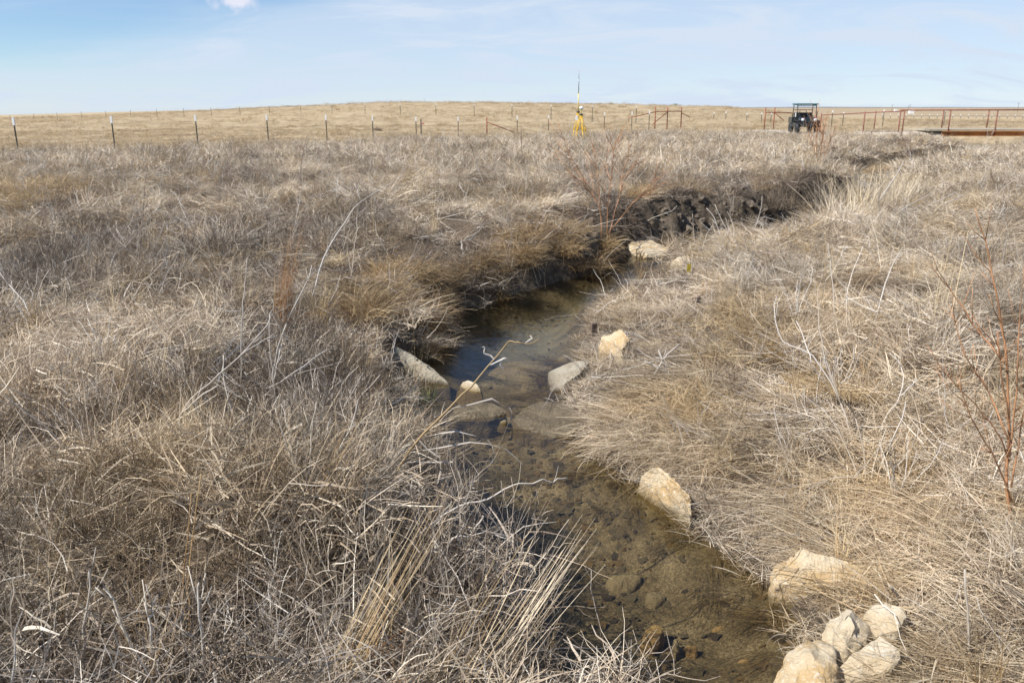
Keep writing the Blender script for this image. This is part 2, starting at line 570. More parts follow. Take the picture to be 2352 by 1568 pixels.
FAR_R = np.array([[12.0, 27.0], [13.4, 31.5], [17.8, 36.5], [23.5, 42.0], [30.6, 49.0], [31.5, 54.0], [31.5, 62.0]])
EL = np.vstack([NEAR_L, EL, FAR_L])
ER = np.vstack([NEAR_R, ER, FAR_R])


def densify(p, step=0.3):
    """Catmull-Rom through the points so that the water's edge runs in curves."""
    q = np.vstack([2 * p[0] - p[1], p, 2 * p[-1] - p[-2]])
    o = []
    for i in range(1, len(q) - 2):
        L = np.linalg.norm(q[i + 1] - q[i])
        n = max(2, int(L / step))
        for t in np.arange(n) / n:
            o.append(0.5 * ((2 * q[i]) + (-q[i - 1] + q[i + 1]) * t + (2 * q[i - 1] - 5 * q[i] + 4 * q[i + 1] - q[i + 2]) * t * t + (-q[i - 1] + 3 * q[i] - 3 * q[i + 1] + q[i + 2]) * t ** 3))
    o.append(p[-1])
    return np.array(o)


EL, ER = densify(EL), densify(ER)
POLY = np.vstack([EL, ER[::-1]])


def seg_dist(x, y, line):
    best = np.full(x.shape, 1e9)
    for (ax, ay), (bx, by) in zip(line[:-1], line[1:]):
        dx, dy = bx - ax, by - ay
        t = np.clip(((x - ax) * dx + (y - ay) * dy) / (dx * dx + dy * dy + 1e-12), 0, 1)
        best = np.minimum(best, (x - ax - t * dx) ** 2 + (y - ay - t * dy) ** 2)
    return np.sqrt(best)


def in_poly(x, y):
    c = np.zeros(x.shape, bool)
    n = len(POLY)
    for i in range(n):
        ax, ay = POLY[i]
        bx, by = POLY[(i + 1) % n]
        cond = ((ay > y) != (by > y))
        if by != ay:
            c ^= cond & (x < (bx - ax) * (y - ay) / (by - ay) + ax)
    return c


def creek(x, y):
    """inside mask, distance to the left edge, to the right edge"""
    ins = np.zeros(x.shape, bool)
    dl, dr = np.full(x.shape, 99.0), np.full(x.shape, 99.0)
    sel = (y > -5) & (y < 66) & (x > -8) & (x < 42)
    if sel.any():
        xs_, ys_ = x[sel], y[sel]
        ins[sel] = in_poly(xs_, ys_)
        dl[sel] = seg_dist(xs_, ys_, EL)
        dr[sel] = seg_dist(xs_, ys_, ER)
    return ins, dl, dr


def sst(a, b, v):
    t = np.clip((v - a) / (b - a), 0, 1)
    return t * t * (3 - 2 * t)


def vnoise(x, y, seed=0):
    xi, yi = np.floor(x).astype(np.int64), np.floor(y).astype(np.int64)
    fx, fy = x - xi, y - yi
    fx, fy = fx * fx * (3 - 2 * fx), fy * fy * (3 - 2 * fy)

    def h(a, b_):
        n = (a * 374761393 + b_ * 668265263 + seed * 144269504) & 0x7fffffff
        n = ((n ^ (n >> 13)) * 1274126177) & 0x7fffffff
        return ((n ^ (n >> 16)) & 0xffff) / 65535.0
    return (h(xi, yi) * (1 - fx) + h(xi + 1, yi) * fx) * (1 - fy) + (h(xi, yi + 1) * (1 - fx) + h(xi + 1, yi + 1) * fx) * fy - 0.5


TPX = (np.array([-600, 0, 300, 600, 900, 1100, 1400, 1650, 1760, 1900, 2352, 3000]) - 1176) / FPX
TY = np.array([0, 30, 60, 100, 160, 260, 500, 1000, 9000.])
TZ = np.array([
    [0] * 12,
    [0] * 12,
    [-.2, -.2, -.2, -.2, -.15, -.1, 0, 0, 0, 0, 0, 0],
    [-.5, -.4, -.2, .15, .7, .8, .75, .55, .2, -.3, -.4, -.4],
    [-.8, -.65, .1, 1.4, 2.55, 2.62, 2.25, 1.68, .9, -.6, -.9, -.9],
    [-1., -.68, .45, 1.1, 1.5, 1.5, 1.2, .8, .3, -1.2, -1.5, -1.5],
    [-9, -8, -6, -4, -2.5, -2.5, -2.3, -2, -2, -2, -2, -2],
    [-28, -25, -20, -12, -4, -3.5, -3, -2.6, -2.6, -2.4, -2.4, -2.4],
    [-150, -140, -120, -60, -5, -5, -4, -3, -3, -3, -3, -3]])


def base_z(x, y):
    yy = np.clip(y, 0, 8999)
    u = np.clip(x / np.maximum(y, 20), TPX[0], TPX[-1])
    iu = np.clip(np.searchsorted(TPX, u) - 1, 0, len(TPX) - 2)
    iy = np.clip(np.searchsorted(TY, yy) - 1, 0, len(TY) - 2)
    fu = (u - TPX[iu]) / (TPX[iu + 1] - TPX[iu])
    fy = (yy - TY[iy]) / (TY[iy + 1] - TY[iy])
    fy = np.where(iy < 4, fy * fy * (3 - 2 * fy) * 0.5 + fy * 0.5, fy)
    a = TZ[iy, iu] * (1 - fu) + TZ[iy, iu + 1] * fu
    c = TZ[iy + 1, iu] * (1 - fu) + TZ[iy + 1, iu + 1] * fu
    z = a * (1 - fy) + c * fy
    near = 1 - sst(60, 120, y)
    z = z + vnoise(x / 2.6, y / 2.6, 1) * 0.20 * near + vnoise(x / 0.9, y / 0.9, 2) * 0.10 * (1 - sst(30, 50, y)) + vnoise(x / 12, y / 12, 3) * 0.22 * sst(15, 60, y) * (1 - sst(120, 250, y))
    z = z - 0.12 * (1 - sst(9, 16, y)) * sst(2.0, 5.0, y)
    return z


def beyond(x, y):
    """metres past the fence line, where the tall weeds give way to short field grass"""
    yl = np.where(x < 4, 31.5 + (x + 17.4) * 1.10, 55.0)
    return y - yl + vnoise(x / 5, y / 5, 91) * 4


def terrain(x, y, full=False):
    x, y = np.asarray(x, float), np.asarray(y, float)
    B = base_z(x, y)
    ins, dl, dr = creek(x, y)
    left = dl <= dr
    wob = vnoise(x / 0.35, y / 0.35, 5) * 0.16
    cut = sst(12.5, 15.5, y) * (1 - sst(22, 28, y))
    wob = wob + cut * (vnoise(x / 1.3, y / 1.3, 15) * 0.45 + vnoise(x / 0.40, y / 0.40, 16) * 0.30 + vnoise(x / 0.16, y / 0.16, 14) * 0.28)
    sodz = sst(6.8, 7.8, y) * (1 - sst(13, 14.5, y))
    hb = 0.55 + 0.30 * cut + 0.10 * sodz
    tl = hb * sst(0.0, 0.30 + 0.40 * cut, dl + wob) + (1 - hb) * sst(0.2, 2.2, dl)
    tr_ = 0.15 * sst(0, 0.12, dr + wob * 0.4) + 0.85 * (0.5 * np.clip(dr / 3.4, 0, 1) + 0.5 * sst(0.0, 3.4, dr))
    t = np.where(left, tl, tr_)
    # a raised mound of old growth along the left bank in the foreground
    mound = np.where(left & ~ins, 0.34 * sst(0.1, 0.45, dl) * (1 - sst(0.9, 2.2, dl)) * sst(2.4, 3.3, y) * (1 - sst(4.3, 5.6, y)), 0)
    mound = mound + np.where(left & ~ins, sodz * (1 - sst(0.9, 1.6, dl)) * (vnoise(x / 0.42, y / 0.42, 19) * 0.30 + 0.02), 0)
    z = (ZW - 0.02) * (1 - t) + (B + mound) * t
    din = np.minimum(dl, dr)
    pool = sst(7.2, 8.6, y) * (1 - sst(11.5, 13.5, y))
    depth = 0.03 + (0.14 + 0.12 * pool) * sst(0.0, 0.55, din) + vnoise(x / 0.25, y / 0.25, 7) * 0.03 + vnoise(x / 0.08, y / 0.08, 8) * 0.012
    z = np.where(ins, ZW - np.maximum(depth, 0.015), z)
    if not full:
        return z
    mud = np.where(ins, 0, np.where(left, 1 - sst(0.25 + 0.6 * cut, 0.5 + 1.3 * cut, dl + vnoise(x / 0.8, y / 0.8, 17) * cut), 0.8 * (1 - sst(0.05, 0.22, dr))))
    mud = mud * (1 - 0.75 * sst(23, 29, y))
    bed = np.where(ins, 1.0, 0.0)
    return z, mud, bed, pool * np.where(ins, sst(0.05, 0.5, din), 0)


def gz(x, y):
    return float(terrain(np.array([x]), np.array([y]))[0])


def hit(px, py, extra=0.0):
    """where the view ray through a picture point meets the ground (plus extra height)"""
    d = ray(px, py)
    ts = np.concatenate([np.arange(1.2, 20, 0.03), np.arange(20, 200, 0.3)])
    x, y, z = d.x * ts, d.y * ts, CAM_H + d.z * ts
    g = terrain(x, y) + extra
    k = np.argmax(z < g)
    return Vector((x[k], y[k], g[k] - extra))


def axis(lo, f0, f1, hi, step, grow, cap, capto0, capto1):
    mid_ = list(np.arange(f0, f1, step))
    s, v, up = step, f1, []
    while v < hi:
        up.append(v)
        s = min(s * grow, cap) if v < capto1 else s * 1.12
        v += s
    up.append(hi)
    s, v, dn = step, f0, []
    while v > lo:
        s = min(s * grow, cap) if v > capto0 else s * 1.12
        v -= s
        dn.append(max(v, lo))
    return np.array(dn[::-1] + mid_ + up)


xs = axis(-7000, -2.2, 9.2, 7000, 0.055, 1.05, 0.45, -25, 36)
ys = axis(-40, 1.8, 17.5, 9000, 0.065, 1.04, 0.42, -2, 64)
X, Y = np.meshgrid(xs, ys)
tz, tm, tb, tsl = terrain(X.ravel(), Y.ravel(), True)
nx, ny = len(xs), len(ys)
me = bpy.data.meshes.new('ground')
idx = np.arange(nx * ny).reshape(ny, nx)
quads = np.stack([idx[:-1, :-1], idx[:-1, 1:], idx[1:, 1:], idx[1:, :-1]], -1).reshape(-1, 4)
me.vertices.add(nx * ny)
me.vertices.foreach_set('co', np.stack([X.ravel(), Y.ravel(), tz], -1).astype(np.float32).ravel())
me.loops.add(quads.size)
me.loops.foreach_set('vertex_index', quads.ravel().astype(np.int32))
me.polygons.add(len(quads))
me.polygons.foreach_set('loop_start', np.arange(0, quads.size, 4, dtype=np.int32))
me.polygons.foreach_set('use_smooth', np.ones(len(quads), bool))
me.update(calc_edges=True)
for nm, arr in (('mud', tm), ('bed', tb), ('silt', tsl), ('field', sst(-2, 3, beyond(X.ravel(), Y.ravel())))):
    a = me.attributes.new(nm, 'FLOAT', 'POINT')
    a.data.foreach_set('value', arr.astype(np.float32))
me.materials.append(M_ground)
ground = bpy.data.objects.new('ground', me)
COL.objects.link(ground)
tag(ground, 'dry prairie ground with a creek channel cut through it', 'ground', kind='structure')

# water sheet (strip between the two edges, pushed a little under both banks)
def resample(p, n):
    d = np.concatenate([[0], np.cumsum(np.linalg.norm(np.diff(p, axis=0), axis=1))])
    t = np.linspace(0, d[-1], n)
    return np.stack([np.interp(t, d, p[:, 0]), np.interp(t, d, p[:, 1])], -1)


NW = 220
wl_, wr_ = resample(EL, NW), resample(ER, NW)
dirv = wr_ - wl_
dirv /= np.linalg.norm(dirv, axis=1)[:, None]
wl_, wr_ = wl_ - dirv * 0.30, wr_ + dirv * 0.10
v, f = [], []
for i in range(NW):
    for k in range(5):
        p = wl_[i] + (wr_[i] - wl_[i]) * k / 4
        v.append((p[0], p[1], ZW + 0.035 * float(sst(6.3, 7.1, p[1]))))
for i in range(NW - 1):
    for k in range(4):
        a = i * 5 + k
        f.append((a, a + 1, a + 6, a + 5))
water = mesh_obj('creek_water', v, f, M_water, smooth=True)
tag(water, 'clear shallow creek water winding between the grassy banks', 'water', kind='structure')

# far low rise on the horizon
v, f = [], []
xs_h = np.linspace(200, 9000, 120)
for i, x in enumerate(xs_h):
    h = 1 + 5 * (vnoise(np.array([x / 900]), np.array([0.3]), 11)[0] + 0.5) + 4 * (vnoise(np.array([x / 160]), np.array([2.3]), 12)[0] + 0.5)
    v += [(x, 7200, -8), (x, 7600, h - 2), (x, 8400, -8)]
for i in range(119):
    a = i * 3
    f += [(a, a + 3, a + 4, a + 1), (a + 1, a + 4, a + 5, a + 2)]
M_ridge = simple('hazed_wooded_ridge', (0.17, 0.16, 0.15), 0.9, var=0.3, scale=0.01)  # woodland colour lightened to stand in for distance haze on the ridge
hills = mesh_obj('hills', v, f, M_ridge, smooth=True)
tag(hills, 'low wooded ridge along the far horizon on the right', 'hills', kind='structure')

# ------------------------------------------------------------------ rocks
ROCKS = []     # (x, y, radius) footprints that keep the grass off


def rock(name, outline, mat, label, cat='boulder', group=None, grow=0.05, zb=None, seed=0, rough=0.05, keep=0.9, cuts=4, top=None, front=0.07):
    """outline: (px, py, z) corner points of the visible block; top: further points on the upper surface."""
    pts = [at_z(*p) for p in outline]
    c = sum(pts, Vector()) / len(pts)
    zb_ = (min(p.z for p in pts) - 0.12) if zb is None else zb
    low = [Vector((p.x + (p.x - c.x) * grow, p.y + (p.y - c.y) * grow, zb_)) for p in pts]
    extra = [at_z(*p) for p in (top or [])]
    bm = bmesh.new()
    for p in pts + low + extra:
        bm.verts.new(p)
    r_ = bmesh.ops.convex_hull(bm, input=bm.verts)
    junk = [g for g in r_['geom_interior'] if isinstance(g, bmesh.types.BMVert)]
    if junk:
        bmesh.ops.delete(bm, geom=junk, context='VERTS')
    bmesh.ops.triangulate(bm, faces=bm.faces)
    size = max((p - c).length for p in pts)
    lim = max(0.018, size * (0.075 if cuts >= 4 else 0.16))
    for k_ in range(6):
        long_e = [e for e in bm.edges if e.calc_length() > lim]
        if not long_e or len(bm.verts) > 6000:
            break
        bmesh.ops.subdivide_edges(bm, edges=long_e, cuts=1)
        bmesh.ops.triangulate(bm, faces=bm.faces)
        if k_ < 3:
            bmesh.ops.smooth_vert(bm, verts=bm.verts, factor=0.12 if cuts >= 4 else 0.42, use_axis_x=True, use_axis_y=True, use_axis_z=True)
    off = Vector((seed * 3.7, seed * 1.3, seed * 7.1))
    bm.normal_update()
    for vv in bm.verts:
        q = vv.co / max(size, 0.05)
        n = mnoise.fractal(q * 2.4 + off, 1.0, 2.1, 4) * 0.7
        dd = mnoise.voronoi(q * 2.3 + off)[0]
        n += (dd[0] - 0.35) * -0.8                      # chipped facets
        d3 = mnoise.voronoi(Vector((q.x * 5.0, q.y * 5.0, q.z * 11.0)) + off)[0]
        n += (d3[0] - 0.35) * -0.28
        vv.co += vv.normal * n * rough * size * 1.7
    bm.normal_update()
    for e in bm.edges:
        if len(e.link_faces) == 2 and e.calc_face_angle(0) > 0.55:
            e.smooth = False
    me_ = bpy.data.meshes.new(name)
    for vv in bm.verts:
        vv.co -= c
    bm.to_mesh(me_)
    bm.free()
    me_.materials.append(mat)
    me_.polygons.foreach_set('use_smooth', [True] * len(me_.polygons))
    o = bpy.data.objects.new(name, me_)
    o.location = c
    COL.objects.link(o)
    tag(o, label, cat, group)
    poly2 = np.array([(p.x, p.y) for p in pts])
    ROCKS.append((poly2, keep, front))
    return o


rock('limestone_boulder', [(1769, 1313, -.60), (1783, 1290, -.58), (1834, 1260, -.50), (1904, 1268, -.48), (1985, 1300, -.52), (2000, 1337, -.56), (1947, 1335, -.57), (1853, 1343, -.60), (1779, 1340, -.62)],
     M_lime, 'large blocky cream boulder standing alone at the right water edge', group='cream boulders on the creek banks', zb=-.80, seed=1, rough=0.06, keep=1.06, front=0.2)
rock('limestone_boulder', [(1884, 1468, -.61), (1900, 1432, -.58), (1919, 1411, -.54), (1943, 1397, -.50), (1962, 1396, -.50), (1987, 1415, -.53), (2012, 1458, -.58), (1975, 1490, -.58), (1925, 1515, -.60)],
     M_limegrey, 'ridged grey and cream boulder at the back of the bottom right cluster', group='cream boulders on the creek banks', zb=-.80, seed=2, rough=0.075, top=[(1950, 1412, -.47), (1965, 1440, -.50)])
rock('limestone_boulder', [(1776, 1560, -.64), (1789, 1526, -.62), (1819, 1485, -.58), (1853, 1471, -.56), (1895, 1462, -.56), (1928, 1500, -.57), (1924, 1560, -.58), (1900, 1620, -.60), (1800, 1620, -.66)],
     M_lime, 'rounded yellow cream boulder cut by the lower picture edge', group='cream boulders on the creek banks', zb=-.82, seed=3, rough=0.07, top=[(1860, 1500, -.535), (1895, 1530, -.54)])
rock('limestone_boulder', [(1919, 1534, -.60), (1938, 1511, -.57), (1974, 1483, -.54), (2021, 1452, -.51), (2036, 1467, -.51), (2060, 1477, -.51), (2070, 1505, -.54), (2045, 1540, -.57), (1975, 1555, -.60)],
     M_limegrey, 'flat topped grey boulder at the right front of the bottom right cluster', group='cream boulders on the creek banks', zb=-.80, seed=4, rough=0.06)
rock('limestone_boulder', [(1978, 1412, -.55), (2000, 1388, -.51), (2024, 1374, -.47), (2063, 1381, -.46), (2085, 1410, -.48), (2064, 1445, -.51), (2011, 1460, -.56)],
     M_limegrey, 'low cream boulder half buried in grass behind the bottom right cluster', group='cream boulders on the creek banks', zb=-.80, seed=5, rough=0.065, keep=1.15, front=0.2)
rock('limestone_boulder', [(1460, 1113, -.70), (1483, 1084, -.58), (1495, 1066, -.50), (1519, 1067, -.49), (1548, 1092, -.51), (1590, 1140, -.54), (1568, 1164, -.64), (1534, 1158, -.73), (1498, 1137, -.74)],
     M_lime, 'sloping cream boulder on the right bank midway down the creek', group='cream boulders on the creek banks', zb=-.88, seed=6, keep=1.12, front=0.21)
rock('limestone_slab', [(896, 800, -.48), (908, 790, -.46), (932, 808, -.50), (962, 829, -.56), (990, 840, -.60), (1008, 857, -.64), (1034, 877, -.69), (1002, 873, -.69), (962, 859, -.66), (938, 838, -.61), (916, 829, -.57), (898, 820, -.55)],
     M_slab, 'long pale stone slab sloping into the pool from the left bank', 'rock slab', 'rocks of the small dam', zb=-.86, seed=7, rough=0.02, keep=1.2, front=0.30)
rock('limestone_block', [(1056, 884, -.71), (1062, 877, -.69), (1075, 871, -.67), (1090, 877, -.67), (1102, 886, -.69), (1104, 897, -.71), (1070, 897, -.73)],
     M_limegrey, 'small pale block at the tip of the long left slab', 'rock', 'rocks of the small dam', zb=-.88, seed=8, grow=0.7)
rock('limestone_slab', [(1257, 853, -.70), (1290, 838, -.64), (1333, 823, -.56), (1356, 829, -.55), (1330, 858, -.60), (1295, 882, -.66), (1264, 897, -.72), (1259, 882, -.72)],
     M_slab, 'smooth grey tan slab tilting into the pool from the right bank', 'rock slab', 'rocks of the small dam', zb=-.86, seed=9, rough=0.012, keep=1.1, front=0.15)
rock('limestone_boulder', [(1374, 795, -.58), (1380, 774, -.46), (1401, 769, -.42), (1422, 755, -.33), (1436, 759, -.33), (1452, 775, -.38), (1430, 800, -.46), (1403, 812, -.55), (1376, 817, -.62)],
     M_lime, 'bright cream boulder in the grass beside the pool with a twig across it', group='cream boulders on the creek banks', zb=-.78, seed=10)
rock('dam_boulder', [(1022, 964, -.74), (1040, 935, -.70), (1083, 921, -.68), (1135, 921, -.68), (1163, 941, -.715), (1165, 955, -.76), (1123, 967, -.77), (1063, 967, -.77)],
     M_mossrock, 'wet brown silt covered boulder on the left of the dam gap', group='rocks of the small dam', zb=-1.0, seed=11, rough=0.03, keep=1.1, front=0.2)
rock('dam_boulder', [(1172, 968, -.75), (1198, 933, -.69), (1238, 916, -.655), (1295, 918, -.64), (1345, 955, -.65), (1320, 994, -.71), (1242, 1008, -.76), (1195, 993, -.76)],
     M_mossrock, 'wet brown boulder with grass hair on the right of the dam gap', group='rocks of the small dam', zb=-1.0, seed=12, rough=0.03, keep=1.0, front=0.12)
rock('limestone_slab', [(1436, 559, -.56), (1468, 551, -.55), (1497, 550, -.55), (1512, 561, -.58), (1540, 566, -.59), (1530, 580, -.63), (1485, 581, -.62), (1458, 572, -.59)],
     M_lime, 'far cream slab at the foot of the willow by the creek bend', 'rock slab', zb=-.80, seed=13, rough=0.03)
rock('round_stone', [(1678, 562, -.40), (1681, 553, -.35), (1688, 550, -.33), (1696, 554, -.36), (1697, 565, -.40), (1687, 569, -.42)],
     M_lime, 'small round cream stone on the right bank at the creek bend', 'stone', zb=-.60, seed=14, rough=0.02, cuts=3)
rock('limestone_slab', [(1540, 600, -.50), (1556, 588, -.45), (1590, 584, -.42), (1600, 592, -.44), (1585, 606, -.48), (1555, 610, -.52)],
     M_limegrey, 'dull flat rock on the right bank just before the creek bend', 'rock slab', zb=-.70, seed=15, rough=0.03)
G = 'stones under the water of the creek'
SUNK = [
    ([(1468, 1466, -.84), (1490, 1424, -.80), (1524, 1422, -.79), (1528, 1450, -.82), (1500, 1480, -.84)], M_orangerock, 'ochre sunken boulder with a black shadow in the lowest stretch', 0.10),
    ([(1540, 1475, -.84), (1552, 1450, -.82), (1566, 1478, -.84), (1552, 1500, -.86)], M_bedrock, 'narrow pointed stone beside the shadow of the ochre boulder', 0.08),
    ([(1390, 1325, -.88), (1420, 1304, -.85), (1470, 1310, -.86), (1478, 1330, -.88), (1440, 1350, -.89), (1400, 1345, -.89)], M_bedrock, 'broad flat sunken stone in the middle of the lower creek', 0.05),
    ([(1480, 1372, -.88), (1488, 1350, -.86), (1520, 1352, -.86), (1532, 1370, -.88), (1505, 1386, -.89)], M_bedrock, 'squarish sunken stone between the broad flat one and the ochre one', 0.06),
    ([(1630, 1446, -.86), (1640, 1428, -.84), (1675, 1430, -.84), (1676, 1444, -.86), (1655, 1450, -.87)], M_orangerock, 'small wedge shaped sunken stone near the bottom right cluster', 0.06),
    ([(1565, 1482, -.86), (1580, 1470, -.84), (1606, 1476, -.84), (1600, 1492, -.86)], M_orangerock, 'small ochre sunken stone right of the pointed stone', 0.07),
    ([(1196, 884, -.83), (1204, 869, -.80), (1225, 864, -.80), (1243, 878, -.82), (1238, 890, -.84), (1210, 892, -.84)], M_bedrock, 'pale flat sunken stone in the pool below the right slab', 0.04),
    ([(1120, 850, -.94), (1150, 826, -.90), (1200, 818, -.89), (1262, 832, -.90), (1282, 852, -.90), (1240, 868, -.93), (1160, 872, -.96)], M_bedrock, 'wide drowned rock shelf crossing the pool', 0.03),
    ([(1006, 848, -.86), (1018, 828, -.80), (1050, 826, -.79), (1064, 838, -.82), (1056, 852, -.88)], M_bedrock, 'drowned brown rock against the left slab in the pool', 0.05),
    ([(1330, 1430, -.88), (1350, 1415, -.86), (1372, 1424, -.86), (1360, 1440, -.88)], M_bedrock, 'small dim sunken stone in the shade of the left bank', 0.05),
    ([(1300, 1112, -.86), (1318, 1100, -.84), (1340, 1108, -.84), (1332, 1120, -.86)], M_bedrock, 'lone sunken stone in the creek left of the sloping boulder', 0.05),
    ([(1690, 1515, -.84), (1706, 1500, -.82), (1728, 1508, -.82), (1716, 1526, -.84)], M_orangerock, 'sunken stone next to the grass fringe at the lower right', 0.06),
    ([(1146, 968, -.74), (1152, 962, -.72), (1162, 961, -.71), (1168, 966, -.73), (1158, 971, -.74)], M_limegrey, 'tiny pale stone wedged in the dam gap', 0.05),
]
for i, (o_, m_, l_, r_) in enumerate(SUNK):
    rock('creek_stone', o_, m_, l_, 'stone', G if i < 12 else None, seed=30 + i, rough=r_ * 0.8, grow=0.25 if i < 12 else 0.8, keep=0.0, cuts=3, zb=min(p[2] for p in o_) - 0.10)

# ------------------------------------------------------------------ grass prototypes
def blades(n, rad, L, lean, bend, w, seg, tint=(0, 1), dirx=None, spread=math.pi, rise=0.0, zmin=0.004, kink=0.25, rg=rng):
    """n curved ribbons; lean/bend: angle from the vertical at the base and its increase to the tip."""
    rr = rad * np.sqrt(rg.random(n))
    ph = rg.random(n) * 2 * np.pi
    p = np.stack([rr * np.cos(ph), rr * np.sin(ph), rg.random(n) * rise], -1)
    az = (rg.random(n) * 2 - 1) * spread + (0 if dirx is None else dirx)
    ln = rg.uniform(*L, n)
    th0 = rg.uniform(*lean, n)
    th1 = th0 + rg.uniform(*bend, n)
    wd = w * rg.uniform(0.6, 1.4, n)
    tw = rg.random(n) * np.pi
    ti = rg.uniform(*tint, n)
    P_ = [p]
    for k in range(seg):
        t = (k + 0.5) / seg
        th = th0 + (th1 - th0) * t
        az = az + rg.normal(0, kink, n)
        d = np.stack([np.sin(th) * np.cos(az), np.sin(th) * np.sin(az), np.cos(th)], -1) * (ln / seg)[:, None]
        q = P_[-1] + d
        q[:, 2] = np.maximum(q[:, 2], zmin + rg.random(n) * 0.02)
        P_.append(q)
    V, F, T = [], [], []
    side = np.stack([-np.sin(az), np.cos(az), np.zeros(n)], -1) * np.cos(tw)[:, None] + np.array([0, 0, 1.0]) * np.sin(tw)[:, None]
    for k in range(seg + 1):
        ww = wd * (1 - 0.75 * (k / seg) ** 1.5)
        V.append(P_[k] - side * ww[:, None] / 2)
        V.append(P_[k] + side * ww[:, None] / 2)
    V = np.stack(V, 1)                       # n, 2(seg+1), 3
    m_ = 2 * (seg + 1)
    base = np.arange(n)[:, None] * m_
    for k in range(seg):
        F.append(np.concatenate([base + 2 * k, base + 2 * k + 1, base + 2 * k + 3, base + 2 * k + 2], 1))
    F = np.concatenate(F, 0)
    return V.reshape(-1, 3), F, np.repeat(ti, m_)


def merge(parts):
    V, F, T, o = [], [], [], 0
    for v_, f_, t_ in parts:
        V.append(v_)
        F.append(f_ + o)
        T.append(t_)
        o += len(v_)
    return np.concatenate(V), np.concatenate(F), np.concatenate(T)


def grass_mesh(name, vft, mat):
    v_, f_, t_ = vft
    me_ = bpy.data.meshes.new(name)
    me_.vertices.add(len(v_))
    me_.vertices.foreach_set('co', v_.astype(np.float32).ravel())
    me_.loops.add(f_.size)
    me_.loops.foreach_set('vertex_index', f_.astype(np.int32).ravel())
    me_.polygons.add(len(f_))
    me_.polygons.foreach_set('loop_start', np.arange(0, f_.size, 4, dtype=np.int32))
    me_.update(calc_edges=True)
    a_ = me_.attributes.new('tint', 'FLOAT', 'POINT')
    a_.data.foreach_set('value', t_.astype(np.float32))
    me_.materials.append(mat)
    return me_


def sticks(n, rad, L, lean, r0, branches, tint, seg=5, zig=0.18, br_len=(0.3, 0.6), rg=rng, up=True):
    """zig-zag woody stalks with side branches, as crossed ribbons."""
    V, F, T = [], [], []

    def line(pts, w0, w1, t_):
        pts = np.array(pts)
        for s_ in (0, 1):
            b0 = len(V)
            for k, q in enumerate(pts):
                d = pts[min(k + 1, len(pts) - 1)] - pts[max(k - 1, 0)]
                d = d / (np.linalg.norm(d) + 1e-9)
                a_ = np.cross(d, [0.3, 0.2, 0.93] if s_ == 0 else [0.9, -0.4, 0.1])
                a_ = a_ / (np.linalg.norm(a_) + 1e-9)
                w = w0 + (w1 - w0) * k / (len(pts) - 1)
                V.append(q - a_ * w / 2)
                V.append(q + a_ * w / 2)
                T.extend([t_, t_])
            for k in range(len(pts) - 1):
                F.append((b0 + 2 * k, b0 + 2 * k + 1, b0 + 2 * k + 3, b0 + 2 * k + 2))
    for _ in range(n):
        a_ = rg.random() * 2 * np.pi
        r_ = rad * math.sqrt(rg.random())
        p_ = np.array([r_ * math.cos(a_), r_ * math.sin(a_), 0.0])
        az_, th = rg.random() * 2 * np.pi, rg.uniform(*lean)
        ln = rg.uniform(*L)
        t_ = rg.uniform(*tint)
        pts = [p_]
        for k in range(seg):
            az_ += rg.normal(0, zig * 2)
            th2 = th + rg.normal(0, zig)
            p_ = p_ + np.array([math.sin(th2) * math.cos(az_), math.sin(th2) * math.sin(az_), math.cos(th2)]) * ln / seg
            pts.append(p_)
        line(pts, r0, r0 * 0.45, t_)
        for bnum in range(rg.integers(branches[0], branches[1] + 1)):
            k = rg.integers(1, seg)
            q = pts[k]
            az2, th2 = rg.random() * 2 * np.pi, th + rg.uniform(0.3, 0.9)
            l2 = ln * rg.uniform(*br_len)
            bp_ = [q]
            for j in range(3):
                th3 = th2 - 0.15 * j + rg.normal(0, zig)
                az2 += rg.normal(0, zig * 2)
                q = q + np.array([math.sin(th3) * math.cos(az2), math.sin(th3) * math.sin(az2), math.cos(th3)]) * l2 / 3
                bp_.append(q)
            line(bp_, r0 * 0.55, r0 * 0.3, t_)
    return np.array(V), np.array(F), np.array(T)


def seeds(n, c, r, size, tint, flat=0.7, rg=rng):
    d = rg.normal(0, 1, (n, 3))
    d /= np.linalg.norm(d, axis=1)[:, None]
    p = np.array(c) + d * (rg.random(n) ** 0.45)[:, None] * np.array([r, r, r * flat])
    p[:, 2] = np.maximum(p[:, 2], 0.02)
    s_ = size * rg.uniform(0.6, 1.4, n)
    u_ = rg.normal(0, 1, (n, 3))
    u_ /= np.linalg.norm(u_, axis=1)[:, None]
    w_ = np.cross(u_, d)
    w_ /= np.linalg.norm(w_, axis=1)[:, None] + 1e-9
    V = np.stack([p - u_ * s_[:, None], p + w_ * s_[:, None] * .5, p + u_ * s_[:, None], p - w_ * s_[:, None] * .5], 1).reshape(-1, 3)
    F = np.arange(4 * n).reshape(n, 4)
    return V, F, np.repeat(rg.uniform(*tint, n), 4)


def proto(cname, meshes):
    c = bpy.data.collections.new(cname)
    for i, m_ in enumerate(meshes):
        c.objects.link(bpy.data.objects.new('%s_%02d' % (cname, i), m_))
    return c


def shift(vft, dx, dy, dz=0.0, sz=1.0):
    v_, f_, t_ = vft
    return v_ * np.array([1, 1, sz]) + np.array([dx, dy, dz]), f_, t_


